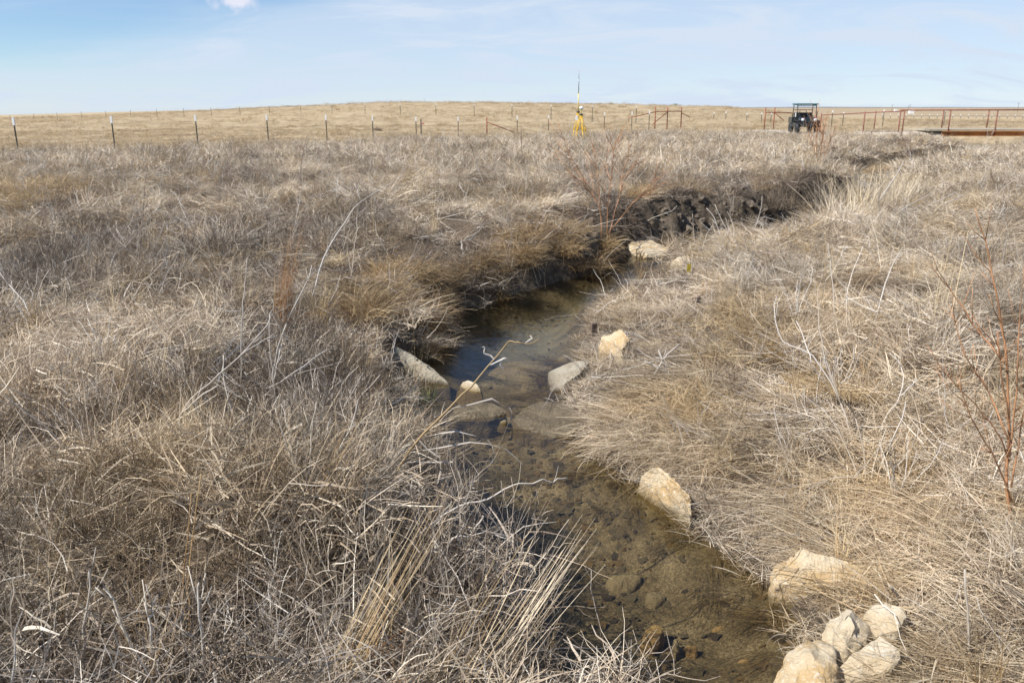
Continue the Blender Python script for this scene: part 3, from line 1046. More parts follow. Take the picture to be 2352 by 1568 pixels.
def mat_patch(nclump, rad, nb, w):
    """a patch of lodged grass: many small clumps, each fallen over its own way, with loose straw on top"""
    parts = []
    for _ in range(nclump):
        a_, r_ = rng.random() * 2 * np.pi, rad * math.sqrt(rng.random())
        d_ = rng.random() * 2 * np.pi
        k = rng.random()
        t0 = rng.uniform(0, 0.45)
        up = rng.random() < 0.25
        parts.append(shift(blades(nb, 0.07, (0.10, 0.34), (0.1, 0.7) if up else (0.5, 1.25), (0.3, 1.2), w, 4, (t0, t0 + 0.55), dirx=d_, spread=1.0, rise=0.05),
                           r_ * math.cos(a_), r_ * math.sin(a_), 0, rng.uniform(0.55, 1.15)))
    parts.append(blades(nclump * nb // 5, rad * 1.1, (0.10, 0.34), (1.25, 1.65), (-0.25, 0.35), w * 1.25, 3, (0.3, 1.0), rise=0.13, kink=0.12))
    return merge(parts)


M_twig = straw_mat('twiggy_weed', [(0.0, (0.10, 0.072, 0.052)), (0.35, (0.24, 0.185, 0.135)), (0.7, (0.44, 0.37, 0.295)), (1.0, (0.74, 0.67, 0.57))], transl=0.05)
M_gold = straw_mat('golden_straw', [(0.0, (0.24, 0.155, 0.075)), (0.4, (0.46, 0.335, 0.185)), (1.0, (0.72, 0.58, 0.375))], transl=0.12)


def twig_patch(rad):
    return merge([sticks(26, rad, (0.14, 0.36), (0.1, 1.1), 0.0052, (2, 5), (0.1, 1.0), zig=0.24, br_len=(0.3, 0.7)),
                  sticks(16, rad * 1.1, (0.2, 0.45), (1.2, 1.6), 0.0046, (1, 3), (0.3, 1.0), zig=0.16),
                  blades(110, rad, (0.10, 0.3), (0.3, 1.4), (0.0, 1.0), 0.0038, 4, (0.0, 0.9), rise=0.08),
                  blades(24, rad, (0.08, 0.2), (0.6, 1.5), (0.2, 0.9), 0.011, 4, (0.2, 0.9), rise=0.08, kink=0.3)])


mat_near = proto('matted_patch', [grass_mesh('matted_patch', mat_patch(20, 0.36, 20, 0.0044), M_straw) for i in range(6)]
                 + [grass_mesh('matted_patch', twig_patch(0.34), M_twig) for i in range(4)]
                 + [grass_mesh('matted_patch', mat_patch(14, 0.34, 26, 0.0040), M_gold) for i in range(3)])


def family(x, y, left):
    """which kind of growth takes a spot: straw 0-5, twiggy weeds 6-9, golden grass 10-12"""
    a_ = vnoise(x / 1.7, y / 1.7, 81) + vnoise(x / 0.6, y / 0.6, 82) * 0.6 + rng.normal(0, 0.12, len(x))
    g_ = vnoise(x / 1.3, y / 1.3, 83) + vnoise(x / 0.5, y / 0.5, 84) * 0.6 + rng.normal(0, 0.1, len(x))
    k = rng.integers(0, 6, len(x))
    k = np.where(g_ > 0.33, rng.integers(10, 13, len(x)), k)
    return np.where(a_ > np.where(left, 0.02, 0.30), rng.integers(6, 10, len(x)), k)


comb_near = proto('combed_tuft', [grass_mesh('combed_tuft', merge([
    blades(72, 0.20, (0.25, 0.5), (0.95, 1.4), (0.2, 0.6), 0.0046, 5, (0.0, 1.0), dirx=0, spread=0.6, rise=0.09, kink=0.16),
    blades(40, 0.22, (0.10, 0.3), (0.9, 1.6), (-0.1, 0.5), 0.005, 3, (0.3, 1.0), rise=0.12)]), M_comb) for i in range(6)])
bunch_near = proto('bunch_tuft', [grass_mesh('bunch_tuft', merge([
    blades(34, 0.05, (0.30, 0.62), (0.05, 0.35), (0.1, 0.8), 0.0032, 5, (0.2, 1.0), kink=0.08),
    blades(30, 0.06, (0.15, 0.35), (0.2, 0.9), (0.4, 1.4), 0.004, 4, (0.0, 0.9))]), M_bunch) for i in range(5)])
weed_near = proto('fuzzy_weed', [grass_mesh('fuzzy_weed', merge([
    sticks(7, 0.06, (0.22, 0.42), (0.1, 0.75), 0.0032, (4, 7), (0.1, 0.8), br_len=(0.25, 0.5)),
    blades(55, 0.16, (0.07, 0.17), (0.1, 1.4), (-0.4, 0.4), 0.0016, 2, (0, 0.8), rise=0.26),
    seeds(120, (0, 0, 0.2), 0.2, 0.0028, (0.3, 1.0))]), M_weed) for i in range(4)])
seed_near = proto('seed_weed', [grass_mesh('seed_weed', merge([
    sticks(8, 0.08, (0.30, 0.55), (0.1, 0.6), 0.0026, (5, 9), (0.0, 0.5), br_len=(0.25, 0.5)),
    seeds(420, (0, 0, 0.30), 0.26, 0.0030, (0.4, 1.0))]), M_seed) for i in range(4)])
forb_near = proto('forb_stalk', [grass_mesh('forb_stalk', sticks(random.choice((1, 2, 2)), 0.06, (0.35, 0.75), (0.1, 0.9), 0.0085, (1, 3), (0.1, 1.0)), M_forb) for i in range(10)])
litter = proto('fallen_stalk', [grass_mesh('fallen_stalk', sticks(2, 0.15, (0.3, 0.6), (1.3, 1.62), 0.006, (0, 1), (0.2, 1.0), zig=0.07), M_forb) for i in range(6)])
mat_far = proto('field_tuft', [grass_mesh('field_tuft', merge([
    blades(26, 0.22, (0.12, 0.34), (0.3, 1.3), (0.2, 1.0), 0.013, 3, (0.1, 1.0), rise=0.06),
    blades(9, 0.2, (0.22, 0.46), (0.0, 0.5), (0.1, 0.8), 0.008, 3, (0.3, 1.0))]), M_straw) for i in range(6)])
mat_field = proto('short_tuft', [grass_mesh('short_tuft', blades(30, 0.24, (0.12, 0.32), (0.3, 1.3), (0.2, 1.0), 0.014, 3, (0.1, 1.0), rise=0.05), M_field) for i in range(5)])
sub_near = proto('sunken_tuft', [grass_mesh('sunken_tuft', blades(34, 0.08, (0.18, 0.42), (1.2, 1.5), (0.0, 0.2), 0.0028, 4, (0.0, 1.0), dirx=0, spread=0.3, kink=0.12, zmin=-0.2), M_subm) for i in range(4)])


def scatter(name, pts, rot, scl, ix, coll, label, cat):
    n = len(pts)
    me_ = bpy.data.meshes.new(name)
    me_.vertices.add(n)
    me_.vertices.foreach_set('co', np.asarray(pts, np.float32).ravel())
    for nm, typ, arr, key in (('rot', 'FLOAT_VECTOR', rot, 'vector'), ('scl', 'FLOAT_VECTOR', scl, 'vector'), ('ix', 'INT', ix, 'value')):
        a_ = me_.attributes.new(nm, typ, 'POINT')
        a_.data.foreach_set(key, np.asarray(arr, np.int32 if typ == 'INT' else np.float32).ravel())
    o = bpy.data.objects.new(name, me_)
    COL.objects.link(o)
    ng = bpy.data.node_groups.new(name, 'GeometryNodeTree')
    ng.interface.new_socket('Geometry', in_out='INPUT', socket_type='NodeSocketGeometry')
    ng.interface.new_socket('Geometry', in_out='OUTPUT', socket_type='NodeSocketGeometry')
    N, Lk = ng.nodes, ng.links
    gi, go = N.new('NodeGroupInput'), N.new('NodeGroupOutput')
    iop = N.new('GeometryNodeInstanceOnPoints')
    ci = N.new('GeometryNodeCollectionInfo')
    ci.inputs['Collection'].default_value = coll
    ci.inputs['Separate Children'].default_value = True
    ci.inputs['Reset Children'].default_value = True
    iop.inputs['Pick Instance'].default_value = True

    def na(nm, dt):
        q = N.new('GeometryNodeInputNamedAttribute')
        q.data_type = dt
        q.inputs['Name'].default_value = nm
        return q.outputs['Attribute']
    e2r = N.new('FunctionNodeEulerToRotation')
    Lk.new(na('rot', 'FLOAT_VECTOR'), e2r.inputs[0])
    Lk.new(gi.outputs[0], iop.inputs['Points'])
    Lk.new(ci.outputs[0], iop.inputs['Instance'])
    Lk.new(na('ix', 'INT'), iop.inputs['Instance Index'])
    Lk.new(e2r.outputs[0], iop.inputs['Rotation'])
    Lk.new(na('scl', 'FLOAT_VECTOR'), iop.inputs['Scale'])
    Lk.new(iop.outputs[0], go.inputs[0])
    mod = o.modifiers.new('scatter', 'NODES')
    mod.node_group = ng
    tag(o, label, cat, kind='stuff')
    return o


ROAD = [(25.3, 51.5), (24.0, 51.7), (21.5, 52.6), (18.4, 54.5), (17.2, 57.5), (17.0, 60.0)]


def near_line(x, y, line, d):
    return seg_dist(x, y, np.array(line)) < d


def points(r0, r1, dens, margin=0.16):
    """random ground points between two distances, in the view wedge plus a margin for a side-step"""
    k = 0.62 + margin
    area = k * (r1 * r1 - r0 * r0) + 8 * (r1 - r0)
    n = int(area * dens)
    y = np.sqrt(rng.random(n) * (r1 * r1 - r0 * r0) + r0 * r0)
    x = (rng.random(n) * 2 - 1) * (k * y + 2.0)
    return x, y


CLEAR = [(lambda q: (q.x, q.y))(hit(px, py)) for px, py in ((413, 1205), (925, 1200), (1094, 592), (717, 420), (1366, 772), (1602, 705), (1572, 660))]


def open_ground(x, y, wet=0.0, pad=0.0, fronts=True):
    ins, dl, dr = creek(x, y)
    ok = ~ins | (np.minimum(dl, dr) < wet)
    ok &= ~((dl < dr) & (dl < 0.8 + 0.5 * vnoise(x / 0.9, y / 0.9, 18)) & (y > 13.2) & (y < 22.5) & (rng.random(len(x)) < 0.72))
    ok &= ~near_line(x, y, ROAD, 1.0)
    ok &= ~((x > 25.8) & (x < 60) & (y > 49.4) & (y < 53.6))
    for qx, qy in CLEAR:
        L_ = math.hypot(qx, qy)
        for k in (0.0, 0.16):
            ok &= (x - qx * (1 - k / L_)) ** 2 + (y - qy * (1 - k / L_)) ** 2 > (0.10 + pad * 0.8) ** 2
    for poly, keep, front in ROCKS:
        if keep <= 0:
            continue
        c = poly.mean(0)
        toc = -c / np.linalg.norm(c)
        q = (poly - c) * keep + c
        q = np.array([p_ + toc * ((front if fronts else 0.0) if np.dot(p_ - c, toc) > 0 else 0.0) for p_ in q])
        c_ = np.zeros(x.shape, bool)
        for i in range(len(q)):
            (ax, ay), (bx, by) = q[i], q[(i + 1) % len(q)]
            if by == ay:
                continue
            c_ ^= ((ay > y) != (by > y)) & (x < (bx - ax) * (y - ay) / (by - ay) + ax)
        if front >= 0.2 and fronts:
            q2 = q + np.array([-0.36, -0.12])
            c_ |= seg_dist(x, y, np.vstack([q2, q2[:1]])) < 0.16
        if pad:
            c_ |= seg_dist(x, y, np.vstack([q, q[:1]])) < pad
        ok &= ~c_
    return ok, ins, dl, dr


def lay(x, y, smin, smax, tilt=0.2, zrot=None, flat=(0.75, 1.2)):
    n = len(x)
    z = terrain(x, y)
    rot = np.stack([rng.normal(0, tilt, n), rng.normal(0, tilt, n), rng.random(n) * 2 * np.pi if zrot is None else zrot], -1)
    s_ = rng.uniform(smin, smax, n)
    hgt = s_ * rng.uniform(*flat, n)
    return np.stack([x, y, z - 0.01], -1), rot, np.stack([s_, s_, hgt], -1)


def cat_(items):
    return [np.concatenate(a_) for a_ in zip(*items)]


# matted grass, near and middle distance
acc = []
for r0, r1, dens, s0, s1 in ((0.8, 5, 12, 0.75, 1.0), (5, 10, 9, 0.8, 1.1), (10, 24, 5, 1.0, 1.45)):
    x, y = points(r0, r1, dens)
    ok, ins, dl, dr = open_ground(x, y, 0.03, 0.20)
    combz = (dr < dl) & (dr > 0) & (dr < 1.15 + vnoise(x / 0.8, y / 0.8, 21)) & (y < 8.5)
    bare = (dl < dr) & (dl < 1.15 + 1.2 * vnoise(x / 0.9, y / 0.9, 18)) & (y > 12.5) & (y < 23) & (rng.random(len(x)) < 0.8)
    bare |= (dl < dr) & (dl < 0.30) & (y < 7)
    bare |= (dr < dl) & (dr < 0.26)
    brim = (dl < dr) & (dl < 0.9) & (y > 7.2) & (y < 14) & (rng.random(len(x)) < 0.65)
    ok &= vnoise(x / 0.33, y / 0.33, 97) + vnoise(x / 0.9, y / 0.9, 98) * 0.5 > np.where(dl < dr, -0.36, -0.46)
    ok &= ~(combz & (rng.random(len(x)) < 0.55)) & ~bare & ~brim & (beyond(x, y) < 0)
    near_w = np.where(dl < dr, 0.75 + 0.25 * sst(0.1, 0.8, dl), 0.30 + 0.70 * sst(0.1, 1.6, dr))[ok]
    x, y = x[ok], y[ok]
    h = (0.9 + 1.1 * vnoise(x / 0.8, y / 0.8, 31)) * near_w * (1 - 0.25 * sst(9, 18, y))
    h = h * np.where(((dl < dr) & (dl < 2.4))[ok], 1 + 0.35 * sst(2.4, 3.2, y) * (1 - sst(5.5, 7.0, y)), 1.0)
    p_, r_, s_ = lay(x, y, s0, s1, 0.22)
    s_[:, 2] *= h
    acc.append((p_, r_, s_, family(x, y, (dl < dr)[ok])))
p_, r_, s_, k_ = cat_(acc)
scatter('matted_grass', p_, r_, s_, k_, mat_near, 'matted beige dead grass covering both creek banks', 'grass')

x, y = points(1.6, 10, 60)
ok1, ins, dl, dr = open_ground(x, y, 0.0, 0.24)
ok, *_ = open_ground(x, y, 0.0, 0.02, False)
ok &= ~ok1 & (rng.random(len(x)) < 0.6)
sod = proto('sod_tuft', [grass_mesh('sod_tuft', blades(46, 0.10, (0.07, 0.2), (0.5, 1.4), (0.2, 0.9), 0.0042, 4, (0.05, 1.0), rise=0.04), M_straw) for i in range(5)])
p_, r_, s_ = lay(x[ok], y[ok], 0.7, 1.1, 0.2)
scatter('short_sod', p_, r_, s_, rng.integers(0, 5, len(p_)), sod, 'short dead grass growing close round the boulders', 'grass')

# ragged short fringe right at the water on the right bank
x, y = points(1.8, 10, 130)
ok, ins, dl, dr = open_ground(x, y, 0.0, 0.0, False)
ok &= (dr < dl) & (dr < 0.34) & (rng.random(len(x)) < 0.35 + 0.6 * (vnoise(x / 0.3, y / 0.3, 95) > -0.1))
p_, r_, s_ = lay(x[ok], y[ok], 0.6, 1.1, 0.25, None, (0.5, 0.9))
scatter('bank_fringe', p_, r_, s_, rng.integers(0, 5, len(p_)), sod, 'ragged short grass along the right water edge', 'grass')

# grass combed down towards the water on the right bank
x, y = points(2.0, 9, 42)
ok, ins, dl, dr = open_ground(x, y, 0.02)
ok &= (y < 5.2 + rng.random(len(x)) * 2.5)
ok &= (dr > 0.20 + 0.20 * sst(5.5, 7.0, y))
ok &= (dr < dl) & (dr < 1.2 + 1.4 * vnoise(x / 0.8, y / 0.8, 21))
x, y = x[ok], y[ok]
e_ = 0.05
ddx = (seg_dist(x + e_, y, ER) - seg_dist(x - e_, y, ER))
ddy = (seg_dist(x, y + e_, ER) - seg_dist(x, y - e_, ER))
ang = np.arctan2(-ddy, -ddx) + vnoise(x / 0.6, y / 0.6, 41) * 2.6 - 0.25 + rng.normal(0, 0.3, len(x))
p_, r_, s_ = lay(x, y, 0.65, 1.05, 0.10, ang, (0.45, 0.85))
r_[:, 0] = rng.normal(0, 0.12, len(x))
r_[:, 1] = rng.normal(0.12, 0.12, len(x))
scatter('combed_grass', p_, r_, s_, rng.integers(0, 6, len(p_)), comb_near, 'long straw combed flat down the right bank into the water', 'grass')

# sunken strands along the right edge
x, y = points(2.0, 8, 60)
ins, dl, dr = creek(x, y)
ok = ins & (dr < 0.34) & (rng.random(len(x)) < 0.42 - dr * 0.9)
x, y = x[ok], y[ok]
ang = np.arctan2(-(seg_dist(x, y + e_, ER) - seg_dist(x, y - e_, ER)), -(seg_dist(x + e_, y, ER) - seg_dist(x - e_, y, ER)))
ang = np.pi + ang + rng.normal(0.5, 0.4, len(x))
p_, r_, s_ = lay(x, y, 0.6, 1.1, 0.06, ang)
p_[:, 2] = np.minimum(p_[:, 2] + rng.random(len(x)) * 0.10, ZW - 0.02)
scatter('sunken_grass', p_, r_, s_, rng.integers(0, 4, len(p_)), sub_near, 'brown strands of grass trailing under water along the right bank', 'grass')

# standing bunch grass
acc = []
for r0, r1, dens, s0, s1 in ((1.2, 6, 2.0, 0.6, 0.95), (6, 22, 1.2, 0.7, 1.1), (22, 48, 0.4, 0.9, 1.3)):
    x, y = points(r0, r1, dens)
    ok, *_ = open_ground(x, y)
    ok &= beyond(x, y) < -1
    acc.append(lay(x[ok], y[ok], s0, s1, 0.2))
# a fringe of brown clumps hanging over the pool's left edge, and pale clumps before the far bend
p_, r_, s_ = cat_(acc)
scatter('bunch_grass', p_, r_, s_, rng.integers(0, 5, len(p_)), bunch_near, 'upright straw coloured bunch grass scattered over the banks', 'grass')

# fuzzy grey weeds
acc = []
for r0, r1, dens, s0, s1 in ((1.5, 7, 1.8, 0.6, 1.0), (7, 25, 1.3, 0.8, 1.4), (25, 48, 0.35, 1.1, 1.7)):
    x, y = points(r0, r1, dens)
    ok, ins, dl, dr = open_ground(x, y)
    ok &= (vnoise(x / 2.2, y / 2.2, 51) > -0.08)
    ok &= beyond(x, y) < -1
    acc.append(lay(x[ok], y[ok], s0, s1, 0.2))
p_, r_, s_ = cat_(acc)
scatter('fuzzy_weeds', p_, r_, s_, rng.integers(0, 4, len(p_)), weed_near, 'grey brown fuzzy dead weeds spread through the grass', 'weeds')

# golden seeded weeds, thick at the lower left
acc = []
x, y = points(1.2, 5.5, 26)
ok, ins, dl, dr = open_ground(x, y)
w_ = np.exp(-(((x + 2.1) / 0.75) ** 2 + ((y - 3.1) / 0.75) ** 2)) + 0.05 * (x < 0)
ok &= rng.random(len(x)) < w_
acc.append(lay(x[ok], y[ok], 0.6, 1.0, 0.2))
p_, r_, s_ = cat_(acc)
scatter('seed_weeds', p_, r_, s_, rng.integers(0, 4, len(p_)), seed_near, 'fine weeds dotted with tiny golden seeds at the lower left', 'weeds')

# bleached stalks
acc = []
for r0, r1, dens, s0, s1 in ((1.6, 6, 3.2, 0.5, 0.85), (6, 25, 2.6, 0.6, 1.1), (25, 55, 0.5, 0.9, 1.4)):
    x, y = points(r0, r1, dens)
    ok, *_ = open_ground(x, y)
    ok &= beyond(x, y) < -1
    acc.append(lay(x[ok], y[ok], s0, s1, 0.3))
p_, r_, s_ = cat_(acc)
scatter('weed_stalks', p_, r_, s_, rng.integers(0, 10, len(p_)), forb_near, 'thin bleached weed stalks sticking out of the grass everywhere', 'weeds')
acc = []
for r0, r1, dens, s0, s1 in ((1.6, 7, 5.0, 0.5, 1.0), (7, 20, 2.0, 0.8, 1.3)):
    x, y = points(r0, r1, dens)
    ok, *_ = open_ground(x, y)
    p_, r_, s_ = lay(x[ok], y[ok], s0, s1, 0.15)
    p_[:, 2] += rng.uniform(0.08, 0.2, len(p_))
    acc.append((p_, r_, s_))
p_, r_, s_ = cat_(acc)
scatter('fallen_stalks', p_, r_, s_, rng.integers(0, 6, len(p_)), litter, 'bleached fallen stalks lying on top of the matted grass', 'weeds')

# tall weeds up to the fence line, then the short golden field up to the hill
acc, acc2 = [], []
for r0, r1, dens, s0, s1, fl in ((22, 42, 8, 1.1, 1.8, (0.4, 0.75)), (42, 75, 4.5, 1.3, 2.0, (0.28, 0.5)), (75, 190, 0.8, 2.2, 3.6, (0.12, 0.22))):
    x, y = points(r0, r1, dens, 0.08)
    ok, ins, dl, dr = open_ground(x, y, 0.0)
    x, y = x[ok], y[ok]
    bz = beyond(x, y)
    h = 1.0 + 0.9 * vnoise(x / 1.6, y / 1.6, 61)
    p_, r_, s_ = lay(x, y, s0, s1, 0.18, None, fl)
    s_[:, 2] *= h
    tall = bz < 0
    acc.append((p_[tall], r_[tall], s_[tall]))
    s_[:, 2] *= 0.45
    keep_ = ~tall & (rng.random(len(x)) < 0.75)
    acc2.append((p_[keep_], r_[keep_], s_[keep_]))
p_, r_, s_ = cat_(acc)
scatter('weedy_grass', p_, r_, s_, rng.integers(0, 6, len(p_)), mat_far, 'tall greyish dead grass and weeds in front of the fences', 'grass')
p_, r_, s_ = cat_(acc2)
scatter('field_grass', p_, r_, s_, rng.integers(0, 5, len(p_)), mat_field, 'short golden grass of the open field running up to the hill', 'grass')

# brown hair like fringe over the far edge of the pool
fringe = proto('fringe_tuft', [grass_mesh('fringe_tuft', merge([blades(150, 0.16, (0.2, 0.45), (0.2, 1.1), (0.7, 1.7), 0.0048, 6, (0.0, 1.0), kink=0.07, rise=0.08, zmin=-0.5)]), M_brownclump) for i in range(4)])
x, y = points(6.5, 22, 22)
ok, ins, dl, dr = open_ground(x, y, 0.0, 0.14)
ok &= (dl < dr) & (((dl < 0.80) & (y > 7.0) & (y < 13.0) & (rng.random(len(x)) < 0.2 + 0.8 * (vnoise(x / 0.42, y / 0.42, 19) > 0.0))) | ((dl < 1.6) & (y >= 13.0) & (y < 22) & (rng.random(len(x)) < 0.05)))
x, y = x[ok], y[ok]
p_, r_, s_ = lay(x, y, 0.7, 1.2, 0.15)
scatter('brown_fringe', p_, r_, s_, rng.integers(0, 4, len(p_)), fringe, 'brown grass fringe overhanging the far side of the pool', 'grass')

# the cut bank: clods, rootlets and tufts slumped over the raw earth
M_clod = simple('soil_clod', (0.145, 0.115, 0.085), 0.95, var=0.5, scale=7, bump=0.6)


def clod(i):
    bm = bmesh.new()
    bmesh.ops.create_icosphere(bm, subdivisions=2, radius=1)
    for vv in bm.verts:
        vv.co *= 1 + 0.9 * mnoise.noise(vv.co * 1.7 + Vector((i * 3, 1, 0)))
    m_ = bpy.data.meshes.new('clod')
    bm.to_mesh(m_)
    bm.free()
    m_.materials.append(M_clod)
    return m_


clods = proto('clod', [clod(i) for i in range(5)])
x, y = points(12, 24, 60)
ins, dl, dr = creek(x, y)
ok = ~ins & (dl < dr) & (dl < 0.95) & (y > 12.8) & (y < 23) & (rng.random(len(x)) < 0.25 + 0.75 * (vnoise(x / 0.5, y / 0.5, 101) > 0))
x, y = x[ok], y[ok]
p_, r_, s_ = lay(x, y, 0.02, 0.05, 1.5)
s_ *= (1 + 2.2 * rng.random(len(x)) ** 5)[:, None]
scatter('soil_clods', p_, r_, s_, rng.integers(0, 5, len(p_)), clods, 'crumbled dark clods on the eroded cut bank', 'soil')
roots = proto('root_tuft', [grass_mesh('root_tuft', merge([blades(40, 0.12, (0.15, 0.45), (0.9, 1.8), (0.5, 1.4), 0.009, 5, (0.0, 0.8), rise=0.1, zmin=-0.6, kink=0.15),
                                                          blades(16, 0.1, (0.1, 0.3), (0.1, 1.0), (0.2, 1.0), 0.009, 4, (0.2, 1.0))]), M_dark) for i in range(4)])
x, y = points(12, 24, 16)
ins, dl, dr = creek(x, y)
ok = ~ins & (dl < dr) & (dl < 1.1) & (y > 12.8) & (y < 23) & (rng.random(len(x)) < 0.15 + 0.75 * (vnoise(x / 0.7, y / 0.7, 102) > 0.02))
x, y = x[ok], y[ok]
p_, r_, s_ = lay(x, y, 0.7, 1.2, 0.3)
scatter('bank_roots', p_, r_, s_, rng.integers(0, 4, len(p_)), roots, 'dark rootlets and slumped grass hanging down the cut bank', 'roots')

# gravel on the creek bed
def pebble(i):
    bm = bmesh.new()
    bmesh.ops.create_icosphere(bm, subdivisions=2, radius=1)
    for vv in bm.verts:
        vv.co *= 1 + 0.75 * mnoise.noise(vv.co * 1.5 + Vector((i * 5, 0, 0)))
        vv.co.z *= 0.5
    m_ = bpy.data.meshes.new('pebble')
    bm.to_mesh(m_)
    bm.free()
    m_.materials.append((M_bedrock, M_orangerock, M_bedrock, M_limegrey, M_bedrock, M_slab, M_bedrock, M_orangerock)[i % 8])
    return m_


peb = proto('pebble', [pebble(i) for i in range(8)])
x, y = points(2.0, 13, 420, 0.0)
ins, dl, dr = creek(x, y)
ok = ins & (rng.random(len(x)) < (0.35 + 0.65 * (vnoise(x / 0.5, y / 0.5, 71) > 0)) * (1 - 0.85 * sst(6.6, 7.6, y)))
x, y = x[ok], y[ok]
p_, r_, s_ = lay(x, y, 0, 1, 0.3)
sz = 0.006 + 0.030 * rng.random(len(x)) ** 3 + 0.03 * (rng.random(len(x)) < 0.012)
s_ = np.stack([sz, sz * rng.uniform(0.6, 1, len(x)), sz * 0.8], -1)
p_[:, 2] += 0.012
scatter('creek_gravel', p_, r_, s_, rng.integers(0, 8, len(p_)), peb, 'brown gravel and pebbles on the creek bed', 'gravel')

#PART2
# ------------------------------------------------------------------ plants one can point to
def clump(name, label, cat, px, py, vft, mat, scale=1.0, rz=0.0, group=None, dz=-0.02, pos=None):
    p = hit(px, py) if pos is None else pos
    o = bpy.data.objects.new(name, grass_mesh(name, vft, mat))
    o.location = p + Vector((0, 0, dz))
    o.rotation_euler = (0, 0, rz)
    o.scale = (scale,) * 3
    COL.objects.link(o)
    return tag(o, label, cat, group)


GB = 'bunch grass clumps standing out of the mat'
clump('bluestem_clump', 'rust orange bluestem clump leaning right on the left bank', 'grass clump', 648, 748, merge([
    blades(150, 0.07, (0.45, 0.95), (0.02, 0.22), (0.0, 0.25), 0.0042, 6, (0.1, 1.0), dirx=0.15, spread=0.7, kink=0.05),
    blades(60, 0.08, (0.15, 0.35), (0.2, 0.8), (0.4, 1.2), 0.005, 4, (0.0, 0.5))]), M_orange, group=GB)
clump('bluestem_clump', 'golden bunch grass clump right of the rust orange bluestem', 'grass clump', 735, 745, merge([
    blades(140, 0.10, (0.25, 0.55), (0.05, 0.6), (0.1, 0.8), 0.005, 5, (0.3, 1.0), kink=0.1)]), M_bunch, group=GB)
for (px, py, n, lab) in ((1935, 520, 150, 'left tussock of pale straw above the far creek bend'), (2010, 505, 190, 'biggest tussock of pale straw hiding the far creek bend'), (2075, 480, 120, 'right tussock of pale straw above the far creek bend')):
    clump('straw_tussock', lab, 'grass clump', px, py, merge([
        blades(int(n * 2.2), 0.55, (0.5, 1.15), (0.05, 0.6), (0.0, 0.6), 0.012, 5, (0.45, 1.0), kink=0.08),
        blades(n, 0.5, (0.25, 0.6), (0.3, 1.0), (0.3, 1.0), 0.012, 4, (0.2, 1.0))]), M_comb, group='pale straw tussocks by the far creek bend')
hair = lambda n, L=0.42: merge([blades(n, 0.13, (L * 0.5, L), (0.1, 0.9), (0.9, 1.9), 0.0045, 6, (0.0, 1.0), kink=0.07, rise=0.1, zmin=-0.5),
                                blades(n // 3, 0.12, (L * 0.4, L * 0.8), (0.6, 1.3), (0.3, 0.9), 0.005, 5, (0.3, 1.0), kink=0.1, rise=0.15, zmin=-0.5)])
for (px, py, sc, lab) in (
        (975, 745, 1.0, 'brown hair like grass mound closest to the long left slab'), (1000, 705, 1.0, 'brown grass mound second along the left pool edge'),
        (1045, 660, 0.9, 'dark brown grass mound in the inner corner of the pool edge'), (1130, 655, 1.05, 'straw mound with green shoots on the far pool edge'),
        (1215, 615, 1.15, 'broad brown grass mound over the far pool edge'), (1300, 600, 1.25, 'matted golden mound left of the willow foot'),
        (1390, 585, 1.25, 'golden grass hanging over the water below the willow')):
    clump('grass_mound', lab, 'grass clump', px, py, hair(230), M_brownclump, sc, rng.random() * 6, 'brown grass mounds overhanging the pool', dz=0.0)
clump('green_tuft', 'small tuft of fresh green blades by the dam on the left', 'grass tuft', 985, 935, blades(50, 0.07, (0.08, 0.18), (0.1, 0.6), (0.1, 0.5), 0.004, 3, (0.2, 1.0)), M_green, group='fresh green tufts', dz=0.05)
clump('green_tuft', 'small tuft of fresh green blades on the far pool edge', 'grass tuft', 1140, 676, blades(50, 0.08, (0.12, 0.25), (0.1, 0.5), (0.1, 0.5), 0.005, 3, (0.2, 1.0)), M_green, group='fresh green tufts', dz=0.08)
# long straw bundles at the bottom edge
for (px, py, n, lean_, az_, L, lab, mt) in (
        (745, 1600, 34, (0.55, 0.75), 0.75, (0.5, 0.85), 'tan bundle of long stalks leaning right at the lower edge', M_bunch),
        (1090, 1600, 30, (0.7, 0.85), 0.65, (0.45, 0.75), 'pale stalk bundle reaching towards the water at the lower edge', M_comb),
        (1000, 1620, 24, (0.6, 0.78), 0.75, (0.4, 0.7), 'rusty stalk bundle between the two paler ones at the lower edge', M_bunch)):
    clump('stalk_bundle', lab, 'grass clump', px, py, blades(n, 0.07, L, lean_, (0.0, 0.15), 0.0035, 6, (0.3, 1.0), dirx=az_, spread=0.22, kink=0.02), mt, group='long stalk bundles at the lower edge')
clump('tall_grass', 'sparse clump of tall yellow straws on the right bank', 'grass clump', 2158, 770, blades(12, 0.10, (0.65, 1.0), (0.02, 0.14), (0.02, 0.2), 0.0065, 5, (0.6, 1.0), dirx=0.2, spread=0.8, kink=0.02), M_bunch, group=GB)
clump('tall_grass', 'thin clump of seedy reddish stalks beside the long left slab', 'grass clump', 940, 990, merge([
    blades(16, 0.10, (0.5, 0.85), (0.02, 0.28), (0.0, 0.2), 0.0030, 5, (0.2, 1.0), dirx=0.4, spread=1.5, kink=0.03), seeds(70, (0.1, 0, 0.55), 0.16, 0.004, (0.2, 0.8), 1.4)]), M_bunch, group=GB)
clump('rust_tuft', 'curved rust brown tuft at the bottom left edge', 'grass tuft', 850, 1590, blades(90, 0.10, (0.15, 0.32), (0.2, 0.9), (0.5, 1.2), 0.004, 5, (0.1, 0.8)), M_orange, group=GB)

